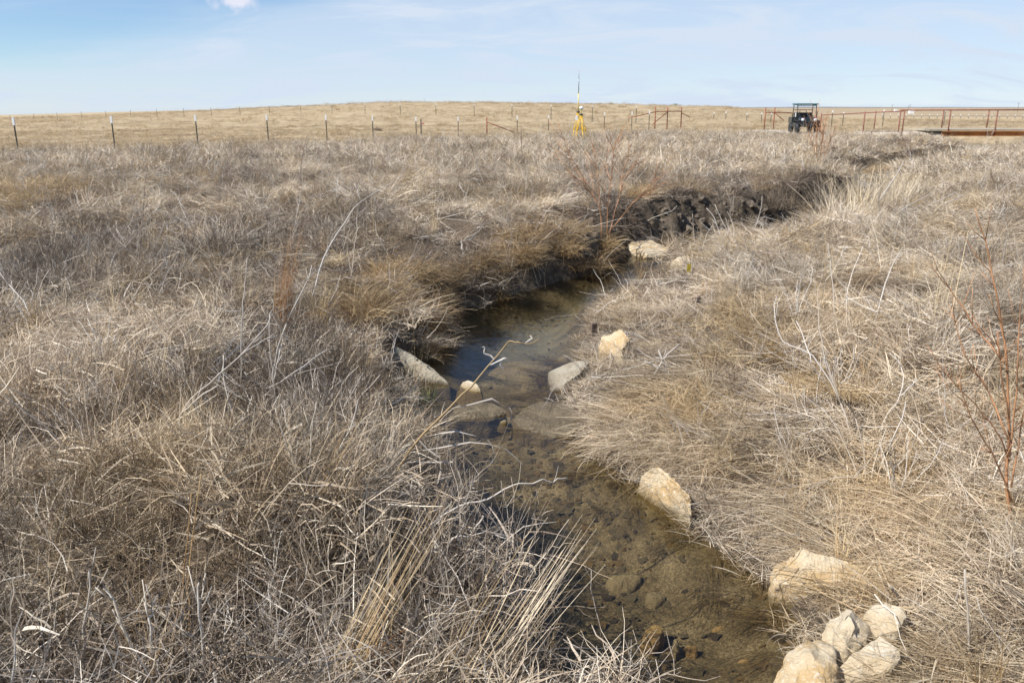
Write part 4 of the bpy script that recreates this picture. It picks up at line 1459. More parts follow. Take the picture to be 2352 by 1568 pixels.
# bushes out in the field
for (px, py, wd, hg, mt, lab) in (
        (566, 366, 1.35, 0.55, M_dark, 'dark rounded bush in the left field'),
        (372, 384, 1.9, 0.85, M_weed, 'wide ragged brown bush left of the dark rounded bush'),
        (782, 311, 1.9, 0.85, M_brownclump, 'tan bush against the near fence'),
        (868, 301, 0.9, 0.45, M_dark, 'small dark bush right of the tan bush at the fence'),
        (1330, 300, 1.5, 0.5, M_weed, 'brown bush behind the yellow tripods'),
        (1010, 470, 1.4, 0.6, M_weed, 'grey tumbleweed left of the willow, front of three'),
        (1110, 430, 1.6, 0.6, M_weed, 'grey tumbleweed left of the willow, middle of three'),
        (1205, 440, 1.5, 0.65, M_weed, 'grey tumbleweed closest to the willow'),
        (1180, 385, 1.5, 0.6, M_weed, 'grey tumbleweed behind the three nearer ones'),
        (1780, 480, 1.3, 0.7, M_weed, 'grey weed mass hanging on the dark cut bank'),
        (2010, 400, 1.2, 0.4, M_brownclump, 'brown sod mound on the upper creek bank')):
    vft = merge([blades(420, wd * 0.36, (hg * 0.4, hg * 1.0), (0.1, 1.1), (-0.2, 0.7), 0.006, 4, (0.0, 0.9)), seeds(350, (0, 0, hg * 0.45), wd * 0.42, 0.010, (0.1, 0.9), hg / wd)])
    clump('bush', lab, 'bush', px, py, vft, mt, group='dead bushes and tumbleweeds')


# ------------------------------------------------------------------ stalks, twigs and shrubs drawn stem by stem
def stems_thing(name, label, cat, stems, mat, group=None, twigs=0, tw_len=(0.15, 0.4), Y=None, base_drop=0.03, tw_mat=None, part='stem', spread=0.10, seg=5):
    """stems: list of (pixel polyline from the base up, base radius, tip radius, depth change from base to tip)."""
    bx, by = stems[0][0][0]
    b_ = hit(bx, by) if Y is None else at_y(bx, by, Y)
    root = empty(name, b_)
    tag(root, label, cat, group)
    for k, (pl, r0, r1, dy) in enumerate(stems):
        pts = []
        m_ = len(pl)
        for i, (px, py) in enumerate(pl):
            t = i / (m_ - 1)
            pts.append(at_y(px, py, b_.y + (rng.normal(0, spread * 0.3) if (k and i == 0) else 0) + dy * t) - b_)
        if Y is None and pl[0] == stems[0][0][0]:
            pts[0] = pts[0] - Vector((0, 0, base_drop))
        # Catmull-Rom through the points, with a little wobble at the nodes
        q_ = [pts[0] * 2 - pts[1]] + pts + [pts[-1] * 2 - pts[-2]]
        fine_ = []
        for i in range(1, m_):
            p0, p1, p2, p3 = q_[i - 1:i + 3]
            for t in (0.0, 0.34, 0.67):
                fine_.append(0.5 * (2 * p1 + (p2 - p0) * t + (2 * p0 - 5 * p1 + 4 * p2 - p3) * t * t + (3 * p1 - p0 - 3 * p2 + p3) * t ** 3) + Vector(rng.normal(0, 0.0025, 3)))
        fine_.append(pts[-1])
        n_ = len(fine_)
        mb = MB().tube(fine_, [r0 + (r1 - r0) * i / (n_ - 1) for i in range(n_)], seg)
        for _ in range(twigs):
            i = rng.integers(max(1, n_ // 4), n_ - 1)
            q = fine_[i]
            d = (fine_[i + 1] - fine_[i - 1]).normalized()
            dev = Vector(rng.normal(0, 1, 3)).normalized()
            L_ = rng.uniform(*tw_len)
            d2 = (d + dev * 0.65).normalized()
            d3 = (d2 + Vector((0, 0, 0.3))).normalized()
            mb.tube([q, q + d2 * L_ * 0.5, q + d2 * L_ * 0.5 + d3 * L_ * 0.5], [r1 * 1.1, r1 * 0.9, r1 * 0.6], 3)
        mb.build(part, mat, root, True)
    return root


def z5(l):
    return [(1263.2 + .2014 * x, 315.8 + .2014 * y) for x, y in l]


def z6(l):
    return [(1568.7 + .333 * x, 516.8 + .333 * y) for x, y in l]


GW = 'bare willow shrubs'
stems_thing('willow_shrub', 'bare orange willow shrub standing on the far bank above the creek bend', 'shrub', [
    (z5([(590, 1130), (575, 850), (510, 690), (430, 540), (310, 330), (160, 150)]), .011, .0035, .3),
    (z5([(655, 1110), (660, 800), (690, 500), (720, 220), (745, 30)]), .011, .0035, -.2),
    (z5([(670, 1140), (740, 850), (800, 640), (870, 450), (960, 330), (1050, 130)]), .010, .0035, .5),
    (z5([(690, 1070), (900, 800), (1020, 680), (1150, 540), (1280, 380)]), .009, .003, -.5),
    (z5([(580, 900), (565, 700), (545, 450), (510, 250), (490, 40)]), .008, .003, .2),
    (z5([(510, 690), (430, 600), (350, 500), (230, 430)]), .007, .003, -.3),
    (z5([(800, 640), (830, 400), (890, 230), (910, 60)]), .007, .003, .4),
    (z5([(430, 540), (260, 330), (200, 120), (150, 10)]), .006, .003, .4),
    (z5([(690, 500), (640, 300), (680, 120), (700, -20)]), .006, .003, .4),
    (z5([(1020, 680), (1130, 640), (1210, 560)]), .006, .003, .1)], M_willow, GW, twigs=16, tw_len=(0.15, 0.6))
stems_thing('willow_shrub', 'orange stemmed willow shrub at the right picture edge in the foreground', 'shrub', [
    ([(2327, 1200), (2312, 1120), (2316, 1000), (2313, 830), (2292, 700), (2272, 590), (2240, 480)], .009, .0025, .15),
    ([(2318, 1060), (2290, 990), (2240, 930), (2175, 860), (2130, 795)], .0045, .0015, -.1),
    ([(2313, 840), (2255, 770), (2200, 690), (2140, 610)], .005, .002, .2),
    ([(2318, 1050), (2335, 900), (2340, 760), (2352, 610)], .005, .0015, .1),
    ([(2316, 960), (2300, 860), (2290, 760)], .005, .002, -.1),
    ([(2322, 1120), (2345, 980), (2375, 840), (2390, 700)], .005, .0015, .1),
    ([(2315, 1010), (2270, 900), (2220, 820), (2180, 700)], .005, .002, .15),
    ([(2325, 1150), (2280, 1040), (2230, 960), (2200, 870)], .005, .002, -.2)], M_willow, GW, twigs=9, tw_len=(0.06, 0.28))
stems_thing('willow_shrub', 'small far willow shrub in front of the parked utility vehicle', 'shrub', [
    ([(1878, 380), (1874, 320), (1878, 238)], .022, .007, .3), ([(1882, 380), (1890, 310), (1900, 262)], .018, .007, -.3),
    ([(1880, 372), (1862, 322), (1852, 285)], .016, .006, .2), ([(1884, 378), (1905, 330), (1918, 290)], .016, .006, .3), ([(1880, 370), (1893, 330), (1882, 270)], .016, .006, .5)],
    M_willow, GW, twigs=14, tw_len=(0.3, 0.8))
stems_thing('willow_shrub', 'thin reddish willow stems on the right bank below the pipe fence', 'shrub', [
    ([(2086, 362), (2077, 325), (2066, 298)], .016, .006, .2), ([(2086, 360), (2092, 330), (2088, 300)], .014, .006, -.2), ([(2084, 358), (2066, 330), (2050, 306)], .014, .006, .3)],
    M_willow_grey, GW, twigs=9, tw_len=(0.2, 0.6))

GS = 'bleached dead weed stems standing in the grass'
F = lambda lab, stems, mat=M_forb, tw=1, cat='weed stem', nm='dead_weed': stems_thing(nm, lab, cat, [(p, a * 0.95, b_ * 0.9, d) for p, a, b_, d in stems], mat, GS, twigs=tw, tw_len=(0.05, 0.14), seg=5)
F('tall white stem rising to the left of the rust orange clump', [([(556, 900), (555, 800), (557, 717), (563, 650), (568, 592)], .006, .003, .1), ([(556, 715), (520, 712), (500, 708)], .003, .002, .0)])
F('long grey stem arching up past the golden clump', [([(620, 915), (628, 850), (647, 770), (675, 705), (707, 643), (716, 610)], .006, .003, .2)])
F('stout forked white stem leaning right below the rust orange clump', [([(397, 1060), (420, 947), (480, 880), (553, 817), (614, 743), (622, 716)], .007, .003, .4), ([(553, 817), (590, 790), (640, 770)], .005, .003, .2), ([(420, 947), (455, 915), (500, 885)], .006, .003, -.1)])
F('upright white stem crossing the stout forked one', [([(565, 1035), (533, 940), (515, 870), (513, 815)], .006, .003, .1)])
F('pair of white stems just right of the stout forked one', [([(629, 935), (626, 850), (617, 755), (622, 718)], .006, .003, .1), ([(626, 880), (640, 820), (647, 790)], .004, .003, .1)])
F('bent white stem near the left picture edge', [([(92, 775), (63, 707), (35, 670), (15, 648)], .008, .004, .2), ([(63, 707), (75, 680), (70, 660)], .004, .003, .1)])
F('slanting white stem right of the bent one near the left edge', [([(280, 975), (230, 905), (188, 850)], .006, .003, .1)])
F('tall dark thin twig standing alone in the left field', [([(316, 650), (322, 560), (330, 470), (336, 400)], .007, .003, .3), ([(330, 480), (345, 455)], .005, .003, .1)], M_darktwig, 3, 'twig', 'dark_twig')
F('dark thin twig above the tumbleweeds, left one', [([(694, 455), (690, 395), (697, 350), (705, 312)], .012, .005, .3)], M_darktwig, 3, 'twig', 'dark_twig')
F('dark thin twig in front of the near fence, right one', [([(1205, 390), (1198, 340), (1197, 288)], .018, .008, .3)], M_darktwig, 2, 'twig', 'dark_twig')
F('long straw arching from the golden clump up to the right', [([(715, 680), (745, 590), (791, 512), (830, 462), (918, 410)], .009, .003, .8), ([(830, 462), (820, 435), (822, 425)], .004, .003, .1)], M_forb, 4)
F('branching grey weed with a fan of stems in the middle of the right bank', [
    (z6([(1190, 1560), (1080, 1200), (890, 900), (690, 800), (630, 600), (650, 480)]), .007, .003, .6), (z6([(890, 950), (840, 800), (780, 660)]), .004, .0025, .2),
    (z6([(1090, 1230), (1000, 980), (940, 700), (930, 440)]), .005, .003, .5)])
F('tall slim white stem at the top of the right bank fan', [(z6([(1045, 800), (1040, 500), (1020, 300), (1000, 130)]), .006, .003, .2), (z6([(1040, 500), (1130, 430), (1250, 400)]), .003, .002, .2)])
F('curving white stem right of the branching fan', [(z6([(1340, 1560), (1390, 1350), (1500, 1180), (1510, 980), (1420, 880)]), .008, .003, .5), (z6([(1500, 1180), (1570, 1110), (1610, 1060)]), .004, .003, .1)])
F('forked grey stem above the curving white stem', [(z6([(1260, 820), (1340, 600), (1420, 330), (1500, 180)]), .007, .003, .4), (z6([(1340, 600), (1240, 560), (1130, 495)]), .005, .003, .2), (z6([(1360, 590), (1430, 640), (1540, 690)]), .005, .003, -.1)])
F('grey stem leaning right beside the pool side boulder', [(z6([(1085, 810), (1130, 690), (1130, 480), (1170, 330), (1240, 150)]), .006, .003, .4)])
F('short forked white stem left of the tall yellow straws', [(z6([(1560, 950), (1565, 820), (1555, 720), (1580, 690)]), .006, .003, .1)])
F('pair of long white stems lying towards the right edge', [([(2245, 768), (2290, 757), (2365, 745)], .008, .006, .1), ([(2240, 800), (2300, 775), (2365, 752)], .007, .005, .1)])
F('sheaf of white stems lying across the upper right bank', [([(2050, 518), (2110, 492), (2212, 450)], .014, .007, .4), ([(2060, 512), (2120, 478), (2200, 440)], .010, .006, .5), ([(2040, 505), (2090, 470), (2140, 445)], .010, .006, .3), ([(2020, 460), (2060, 400), (2075, 372)], .010, .006, .3)], M_forb, 2)
F('white weed stems before the cut bank, left group', [([(1600, 590), (1594, 540), (1590, 490)], .008, .004, .1), ([(1608, 588), (1625, 535), (1640, 515)], .007, .004, .2), ([(1630, 592), (1655, 560), (1672, 530)], .007, .004, .2), ([(1660, 560), (1640, 500), (1622, 478)], .007, .004, .1)], M_forb, 1)
F('white weed stems before the cut bank, right group', [([(1690, 555), (1660, 510), (1642, 470)], .008, .004, .1), ([(1700, 560), (1730, 520), (1762, 492)], .008, .004, .2), ([(1720, 560), (1745, 490), (1750, 450)], .007, .004, .2)], M_forb, 1)
F('dry fan of weed stems at the foot of the right bank above the large boulder', [
    ([(1985, 1130), (1960, 1060), (1920, 980), (1885, 935)], .006, .003, .2), ([(1990, 1130), (1985, 1040), (1965, 960)], .006, .003, .1), ([(1995, 1130), (2010, 1050), (2035, 985)], .006, .003, .1),
    ([(2000, 1128), (2030, 1050), (2072, 960), (2080, 920)], .007, .003, .2), ([(2000, 1135), (2045, 1085), (2085, 1040), (2110, 985)], .007, .003, .1), ([(1980, 1130), (1940, 1075), (1880, 1030)], .006, .003, .0)])
for (bx, by, n_, hgt_, lab) in ((1925, 930, 9, 210, 'dense fan of thin grey weed stems left of the curving white stem'), (1830, 760, 7, 170, 'thin grey weed fan high on the right bank left of the forked stem'),
                              (2060, 1180, 8, 190, 'grey weed fan between the large boulder and the right willow'), (1700, 690, 6, 130, 'small weed fan right of the yellow flag'),
                              (700, 1180, 9, 260, 'fan of grey weed stems above the thick cut stem'), (760, 1010, 8, 240, 'fan of white weed stems left of the dam'), (250, 880, 7, 180, 'fan of pale weed stems in the left grass')):
    st = []
    for _ in range(n_):
        dx = rng.normal(0, 0.33)
        h_ = hgt_ * rng.uniform(0.55, 1.0)
        st.append(([(bx, by), (bx + dx * h_ * 0.35 + rng.normal(0, 4), by - h_ * 0.4), (bx + dx * h_ * 0.75 + rng.normal(0, 7), by - h_ * 0.75), (bx + dx * h_ + rng.normal(0, 10), by - h_)], .0042, .002, rng.uniform(-0.15, 0.5)))
    F(lab, st, tw=2)
F('straight white stick standing at the lower right', [([(2227, 1540), (2225, 1444), (2216, 1306)], .006, .005, .1)], M_forb, 0, 'stick', 'stick')
F('short grey stick lying right of the large boulder', [([(2083, 1394), (2060, 1362), (2043, 1345)], .008, .008, -.05)], M_forb, 0, 'stick', 'stick')
F('white twig reaching far out over the creek', [([(930, 1256), (943, 1248), (973, 1218), (1014, 1184), (1054, 1164), (1122, 1144), (1176, 1114), (1223, 1110), (1246, 1100), (1270, 1108), (1280, 1100), (1304, 1097)], .006, .003, .25)], M_forb, 1, 'twig', 'bare_twig')
F('crooked grey twig below the white one over the creek', [([(985, 1286), (1020, 1262), (1050, 1232), (1078, 1232), (1090, 1212), (1106, 1195), (1108, 1184)], .006, .004, .1)], M_forb, 3, 'twig', 'bare_twig')
F('slim pale stalk standing against the water at the bottom', [([(1386, 1490), (1375, 1417), (1361, 1370), (1358, 1309)], .0035, .002, .1)], M_forb, 0)
F('long straw lying across the lower left grass', [([(830, 1392), (640, 1352), (447, 1320), (178, 1275)], .005, .003, .25)], M_comb, 0, 'straw', 'fallen_straw')
F('long white branch lying at the left edge', [([(-10, 1190), (102, 1163), (180, 1137), (280, 1128), (342, 1120), (400, 1098)], .007, .005, .15)], M_forb, 2, 'branch', 'fallen_branch')
F('forked white branch lying above the left wooden stake', [([(436, 1140), (395, 1097), (336, 1073), (314, 1049)], .007, .004, .1), ([(440, 1120), (400, 1108), (365, 1090)], .006, .004, .05)], M_forb, 2, 'branch', 'fallen_branch')
F('thick cut white stem poking up in the lower left', [([(706, 1228), (680, 1192), (654, 1158)], .010, .009, .0)], M_forb, 0)
F('thin golden stalks beside the left wooden stake', [([(432, 1500), (422, 1380), (425, 1290), (440, 1130)], .003, .002, .15), ([(436, 1500), (434, 1380), (436, 1280), (462, 1090)], .003, .002, .2)], M_bunch, 0)
F('pale twig lying over the bright boulder by the pool', [([(1500, 785), (1470, 772), (1440, 765), (1425, 764)], .010, .006, .05), ([(1412, 806), (1440, 790), (1466, 772)], .007, .005, .1)], M_forb, 2, 'twig', 'bare_twig')
F('sprawling grey sticks right of the bright boulder', [([(1490, 880), (1520, 830), (1560, 790)], .009, .006, .1), ([(1480, 830), (1530, 850), (1570, 880)], .008, .006, .0), ([(1535, 900), (1530, 850), (1512, 805)], .007, .005, .1)], M_forb, 2)
for (pl, lab) in (([(202, 1580), (188, 1478), (202, 1377), (205, 1300)], 'weed with round dark seed heads at the lower left, tallest'),
                  ([(353, 1580), (346, 1441), (350, 1400), (363, 1363)], 'weed with a round seed head in the lower left, second from the left'),
                  ([(470, 1580), (462, 1450), (456, 1390), (459, 1330)], 'weed with a pale ragged seed head in the lower left, third from the left'),
                  ([(330, 1590), (295, 1470), (262, 1380), (235, 1345)], 'leaning weed stem with a dark seed head at the lower left')):
    r_ = F(lab, [(pl, .005, .003, .05)], M_forb, 3)
    tip = at_y(*pl[-1], r_.location.y + .05) - r_.location
    mesh_obj('seed_head', *(lambda q: (q[0] + np.array(tip), q[1].tolist()))(blades(40, 0.006, (0.012, 0.022), (0, 3.0), (-0.5, 0.5), 0.004, 2, zmin=-1)[:2]), M_darktwig, r_)

# the broken reed that leans over the dam, with curled leaves
reed = stems_thing('broken_reed', 'tall leaning reed with a snapped tip and curled dry leaves over the dam', 'reed', [
    ([(868, 1160), (942, 1033), (1040, 930), (1098, 868), (1168, 784)], .006, .004, .2),
    ([(1168, 784), (1190, 786), (1207, 791), (1222, 788), (1240, 777)], .0035, .002, .0)], M_bunch)
for pl in ([(1210, 790), (1216, 780), (1218, 770), (1232, 769)], [(1125, 838), (1150, 826), (1166, 822), (1150, 834), (1156, 846)], [(1135, 825), (1111, 811), (1103, 797)],
           [(965, 1005), (1050, 990), (1120, 1010), (1135, 1045), (1120, 1075)], [(938, 1038), (1080, 1015), (1160, 1030), (1205, 1070)], [(1032, 938), (1130, 915), (1170, 935), (1172, 965)],
           [(930, 1060), (1040, 1060), (1060, 1110), (1035, 1150)], [(962, 1010), (1010, 1050), (1005, 1110)]):
    b_ = reed.location
    pts = [at_y(px, py, b_.y + 0.12) - b_ for px, py in pl]
    fine_ = []
    for i in range(len(pts) - 1):
        fine_ += [pts[i], (pts[i] + pts[i + 1]) / 2 + Vector(rng.normal(0, 0.008, 3))]
    fine_.append(pts[-1])
    V_, F_ = [], []
    for i, q in enumerate(fine_):
        a_ = i * 0.9
        w_ = Vector((math.cos(a_), 0.4, math.sin(a_))) * 0.0035
        V_ += [q - w_, q + w_]
    F_ = [(2 * i, 2 * i + 1, 2 * i + 3, 2 * i + 2) for i in range(len(fine_) - 1)]
    mesh_obj('leaf', V_, F_, M_forb, reed)

# wooden survey stakes and markers
def stake(px, py_top, py_base, w, lab, lean=0.0, mat=M_wood, Y=None):
    b_ = hit(px, py_base) if Y is None else at_y(px, py_base, Y)
    t_ = at_y(px, py_top, b_.y)
    h = max(0.1, t_.z - b_.z)
    mb = MB()
    mb.box((0, 0, h / 2 - 0.1), (w, w * 0.75, h + 0.2))
    mb.v = [(x + lean * max(0, z), y + math.copysign(0.002, x) * z, z + (0.008 if (x > 0 and z > h * .5) else 0)) for x, y, z in mb.v]
    o = mb.build('wooden_stake', mat)
    o.location = b_
    o.rotation_euler = (0, 0, 0.3)
    return tag(o, lab, 'stake', 'short wooden stakes')


stake(413, 1156, 1205, 0.055, 'thick dark wooden stake in the lower left grass')
stake(925, 1160, 1200, 0.045, 'grey wooden stake near the left water edge')
stake(1094, 565, 592, 0.075, 'dark stub of a stake on the bank behind the pool')
stake(717, 402, 420, 0.12, 'far wooden stub among the left tumbleweeds')
stake(1366, 742, 772, 0.06, 'brown stub of a stake at the right pool edge', -0.1)
stake(1602, 685, 705, 0.05, 'small brown stub on the right bank above the pool')
p = hit(1572, 660)
fl = empty('marker_flag', p)
tag(fl, 'small yellow marker flag in the right bank grass', 'flag')
MB().tube([(0, 0, -.05), (0.02, 0, 0.30)], 0.002, 5).build('wire', M_wire, fl)
MB().box((0.045, 0, 0.24), (0.055, 0.003, 0.11), 0.3).build('flag', M_flagy, fl)

# ------------------------------------------------------------------ fences
def fence(name, label, posts, w, tipL, strands, group=None, mat=M_post):
    """posts: (px, py_top, Y); foot on the ground"""
    tops = [at_y(px, py, Y_) for px, py, Y_ in posts]
    b0 = Vector((tops[0].x, tops[0].y, gz(tops[0].x, tops[0].y)))
    root = empty(name, b0)
    tag(root, label, 'fence', group)
    first = {}
    for t_ in tops:
        g_ = gz(t_.x, t_.y)
        h = max(0.5, t_.z - g_)
        mb = MB()
        mb.box((0, 0, (h - tipL - 0.2) / 2), (w, w * 0.35, h - tipL + 0.2)).box((0, -w * 0.45, (h - tipL - 0.2) / 2), (w * 0.3, w * 0.5, h - tipL + 0.2))
        po = mb.build('fence_post', mat, root)
        po.location = Vector((t_.x, t_.y, g_)) - b0
        MB().box((0, -w * 0.1, h - tipL / 2), (w * 1.5, w * 1.2, tipL)).build('white_tip', M_white, po)
    for k in range(strands):
        mb = MB()
        mb.tube([Vector((t_.x, t_.y + 0.03, gz(t_.x, t_.y) + (t_.z - gz(t_.x, t_.y) - tipL) * (k + 0.9) / strands)) - b0 for t_ in tops], 0.0025, 4)
        mb.build('wire', M_wire, root)
    return root


near = [(-240, 276, 26.7)] + [(px, py, 30 + 3.3 * i) for px, py, i in ((30, 270, 0), (255, 267, 1), (448, 264, 2), (612, 263, 3), (748, 264, 4), (855, 266, 5), (955, 268, 6), (1052, 268, 7), (1188, 266, 9), (1260, 264, 10))] + [(1389, 258, 64), (1452, 256, 63), (1492, 254, 62)]
fence('wire_fence', 'near wire fence of steel posts with white painted tips crossing the left field', near, 0.048, 0.27, 4, 'wire fences')
fx = [22, 77, 130, 186, 242, 299, 359, 421, 484, 550, 618, 690, 762, 838, 919, 1001, 1089, 1176, 1266, 1361, 1462]
ft = [262, 259, 256.5, 254.5, 252.5, 250.5, 248.5, 246.5, 244.5, 242.5, 241, 240, 239, 238.5, 238.5, 238.5, 239.5, 240.5, 241.5, 242.5, 244]
fence('wire_fence', 'second wire fence running along the foot of the hill', [(x, y, 147 - 69 * min(1, (x - 22) / 1400)) for x, y in zip(fx, ft)], 0.05, 0.16, 4, 'wire fences')
fr_ = [(1738, 258), (1768, 258.5), (1796, 259)] + [(1913, 253 + 2), (1938, 259), (1960, 260.5)]
fence('wire_fence', 'third wire fence seen behind the utility vehicle and pipe fence', [(1640, 258, 92), (1668, 256, 90), (1716, 260, 88), (1750, 259, 86), (1772, 259, 85), (1913, 254, 80), (1938, 258, 80), (2031, 252, 82), (2172, 251.5, 84)], 0.06, 0.2, 4, 'wire fences')
fence('wire_fence', 'farthest row of white tipped posts behind the bridge railing', [(2010 + 17.9 * k, 262 + 0.1 * k, 215) for k in range(22)], 0.10, 0.32, 3, 'wire fences')

# dark metal post with a pink ribbon
p = at_y(968, 318, 45)
g_ = gz(p.x, p.y)
h = at_y(968, 274, 45).z - g_
mp_ = empty('marker_post', (p.x, p.y, g_))
tag(mp_, 'dark steel marker post with a pink ribbon before the near fence', 'post')
MB().box((0, 0, h / 2 - .1), (0.06, 0.045, h + .2)).build('post', M_post, mp_)
MB().box((0.10, -0.03, h - 0.22), (0.16, 0.012, 0.07), 0.3).build('ribbon', M_pink, mp_)


# ------------------------------------------------------------------ pipe work
def pipes(name, label, cat, parts, Y, group=None, mat=M_rust, r=0.038):
    """parts: (part name, pixel polyline or vertical post (px, py_top, None), dY)"""
    pl0 = parts[0][1]
    a_ = at_y(pl0[0][0], pl0[0][1], Y + parts[0][2])
    b0 = Vector((a_.x, a_.y, gz(a_.x, a_.y)))
    root = empty(name, b0)
    tag(root, label, cat, group)
    for nm, pl, dy in parts:
        dys = dy if isinstance(dy, (list, tuple)) else [dy] * len(pl)
        pts = [at_y(px, py, Y + d) for (px, py), d in zip(pl, dys)]
        if nm == 'post':
            q = pts[0]
            g_ = gz(q.x, q.y)
            pts = [q, Vector((q.x, q.y, g_ - 0.15))]
        MB().tube([q - b0 for q in pts], r if nm == 'post' else r * 0.8, 8).build(nm, mat, root, True)
    return root


pipes('corner_brace', 'single red pipe post with a slanting brace in the near fence', 'fence brace', [
    ('post', [(1118, 270)], 0), ('brace', [(1119, 281), (1180, 304)], [0, 0.5])], 56, 'red pipe braces')
pipes('corner_brace', 'red pipe corner brace of three posts on the rise right of the tripods', 'fence brace', [
    ('post', [(1506, 246)], 0), ('post', [(1534, 246)], 0.6), ('post', [(1566, 246)], 1.2), ('rail', [(1506, 257), (1534, 256.5), (1566, 256)], [0, .6, 1.2]),
    ('rail', [(1506, 257), (1460, 268), (1445, 270), (1444, 279)], [0, 0, 0, 0]), ('brace', [(1534, 257), (1501, 283.5), (1499, 290)], [.6, 0, 0]), ('brace', [(1566, 260), (1584, 269)], [1.2, 3])], 62, 'red pipe braces')
pipes('pipe_gate', 'red pipe gate braced by a diagonal left of the utility vehicle', 'gate', [
    ('post', [(1759, 247)], 0), ('post', [(1780, 247)], 0.2), ('rail', [(1759, 259), (1780, 259), (1818, 259.5)], [0, .2, .5]), ('brace', [(1780, 260), (1800, 277)], [.2, .4])], 62, None)
pipes('pipe_fence', 'rusty pipe wing fence sloping up to the bridge railing', 'fence', [
    ('post', [(1887, 260)], 0), ('post', [(1987, 256.5)], -3), ('post', [(2012, 255)], 3), ('rail', [(1887, 265), (1987, 259.5), (2078, 255.5)], [0, -3, -5.8]), ('rail', [(1905, 264), (2012, 258.5), (2069, 255.8)], [4, 3, -2])], 56, None, M_rustdark)

# bridge
YB0, YB1 = 50.0, 53.0
DECK = 0.42
b0 = Vector((25.3, 51.5, DECK))
br = empty('bridge', b0)
tag(br, 'low farm bridge with a pale deck, rusty steel beams and pipe railings', 'bridge')
XL, XR = at_y(2133, 290, YB0).x, 44.0
MB().box(((XL + XR) / 2 - b0.x, 0, -0.05), (XR - XL, 3.2, 0.10)).build('deck', M_deck, br)
for yy in (YB0, YB1):
    MB().box(((XL + XR) / 2 + 0.4 - b0.x, yy - b0.y + (0.02 if yy == YB0 else -0.02), -0.24), (XR - XL - 0.8, 0.10, 0.26)).box(((XL + XR) / 2 + .4 - b0.x, yy - b0.y - 0.06, -0.125), (XR - XL - .8, 0.24, 0.03)).box(((XL + XR) / 2 + .4 - b0.x, yy - b0.y - 0.06, -0.38), (XR - XL - .8, 0.24, 0.03)).build('beam', M_beam, br)
zt = at_y(2180, 253.5, YB0).z
for yy, pxs in ((YB0 - 0.1, [2078, 2184, 2292, 2400, 2508]), (YB1 + 0.1, [2069, 2168, 2272, 2372, 2472])):
    xs_ = [at_y(q, 254, yy).x for q in pxs]
    for q in xs_:
        low = (-0.42 if (yy < 51 and q > XL) else 0.0) if q > XL else -0.45
        MB().tube([(q - b0.x, yy - b0.y, zt - DECK), (q - b0.x, yy - b0.y, low)], 0.037, 8).build('rail_post', M_rustdark, br, True)
    MB().tube([(xs_[0] - b0.x - .04, yy - b0.y, zt - DECK), (xs_[-1] - b0.x, yy - b0.y, zt - DECK + 0.03)], 0.036, 8).build('top_rail', M_rustdark, br, True)
    for fr2 in (0.35, 0.68):
        MB().tube([(xs_[0] - b0.x, yy - b0.y, (zt - DECK) * fr2), (xs_[-1] - b0.x, yy - b0.y, (zt - DECK) * fr2)], 0.006, 5).build('cable', M_wire, br)

# gravel road on a low bank
rp = densify(np.array(ROAD), 0.8)
rz = [max(gz(x, y) + 0.05, DECK - 0.17 - max(0, (25.5 - x)) * 0.045 if y < 56 else gz(x, y) + 0.06) for x, y in rp]
v, f = [], []
for i, (x, y) in enumerate(rp):
    d = rp[min(i + 1, len(rp) - 1)] - rp[max(i - 1, 0)]
    d = d / np.linalg.norm(d)
    n_ = np.array([-d[1], d[0]])
    for o_, dz_ in ((-2.2, -0.6), (-1.3, 0.0), (0, 0.05), (1.3, 0.0), (2.2, -0.6)):
        v.append((x + n_[0] * o_, y + n_[1] * o_, rz[i] + dz_ + rng.normal(0, 0.01)))
for i in range(len(rp) - 1):
    for k in range(4):
        a = i * 5 + k
        f.append((a, a + 1, a + 6, a + 5))
road = mesh_obj('gravel_road', v, f, M_gravel, smooth=True)
tag(road, 'pale gravel farm road leading to the bridge', 'road', kind='structure')

# ------------------------------------------------------------------ survey tripods
def tripod(label, apex, feet, Y, parts):
    A = at_y(*apex, Y)
    g_ = gz(A.x, A.y)
    root = empty('survey_tripod', (A.x, A.y, g_))
    tag(root, label, 'tripod', 'yellow survey tripods')
    H = A.z - g_
    for (px, dy) in feet:
        t_ = at_y(px, 300, Y + dy)
        gx = gz(t_.x, t_.y)
        ft_ = Vector((t_.x - A.x, t_.y - A.y, gx - g_ - 0.03))
        top = Vector((ft_.x * 0.06, ft_.y * 0.06, H - 0.05))
        mid_ = top.lerp(ft_, 0.58)
        side = Vector((0.026, 0, 0))
        mb = MB()
        mb.tube([top - side, mid_ - side], 0.013, 6).tube([top + side, mid_ + side], 0.013, 6)
        mb.tube([mid_ - side * 1.6, mid_ + side * 1.6], 0.022, 6)
        mb.tube([top.lerp(ft_, 0.45), ft_], [0.021, 0.015], 6)
        lg = mb.build('leg', M_yellow, root, True)
        MB().tube([mid_ + Vector((0, -.03, .02)), mid_ + Vector((0, -.055, 0.02))], 0.02, 6).build('clamp', M_black, lg)
        MB().tube([ft_ + (top - ft_) * 0.04, ft_], [0.02, 0.006], 6).build('foot', M_grey, lg)
    MB().lathe((0, 0, H - 0.07), [(0.07, 0), (0.085, 0.015), (0.085, 0.06), (0.05, 0.075)], 12).build('head', M_blackgloss, root, True)
    for nm, mt, r_, p0, p1 in parts:
        z0, z1 = at_y(apex[0], p0, Y).z - g_, at_y(apex[0], p1, Y).z - g_
        MB().tube([(0, 0, z0), (0, 0, z1)], r_, 8).build(nm, mt, root, True)
    return root, H


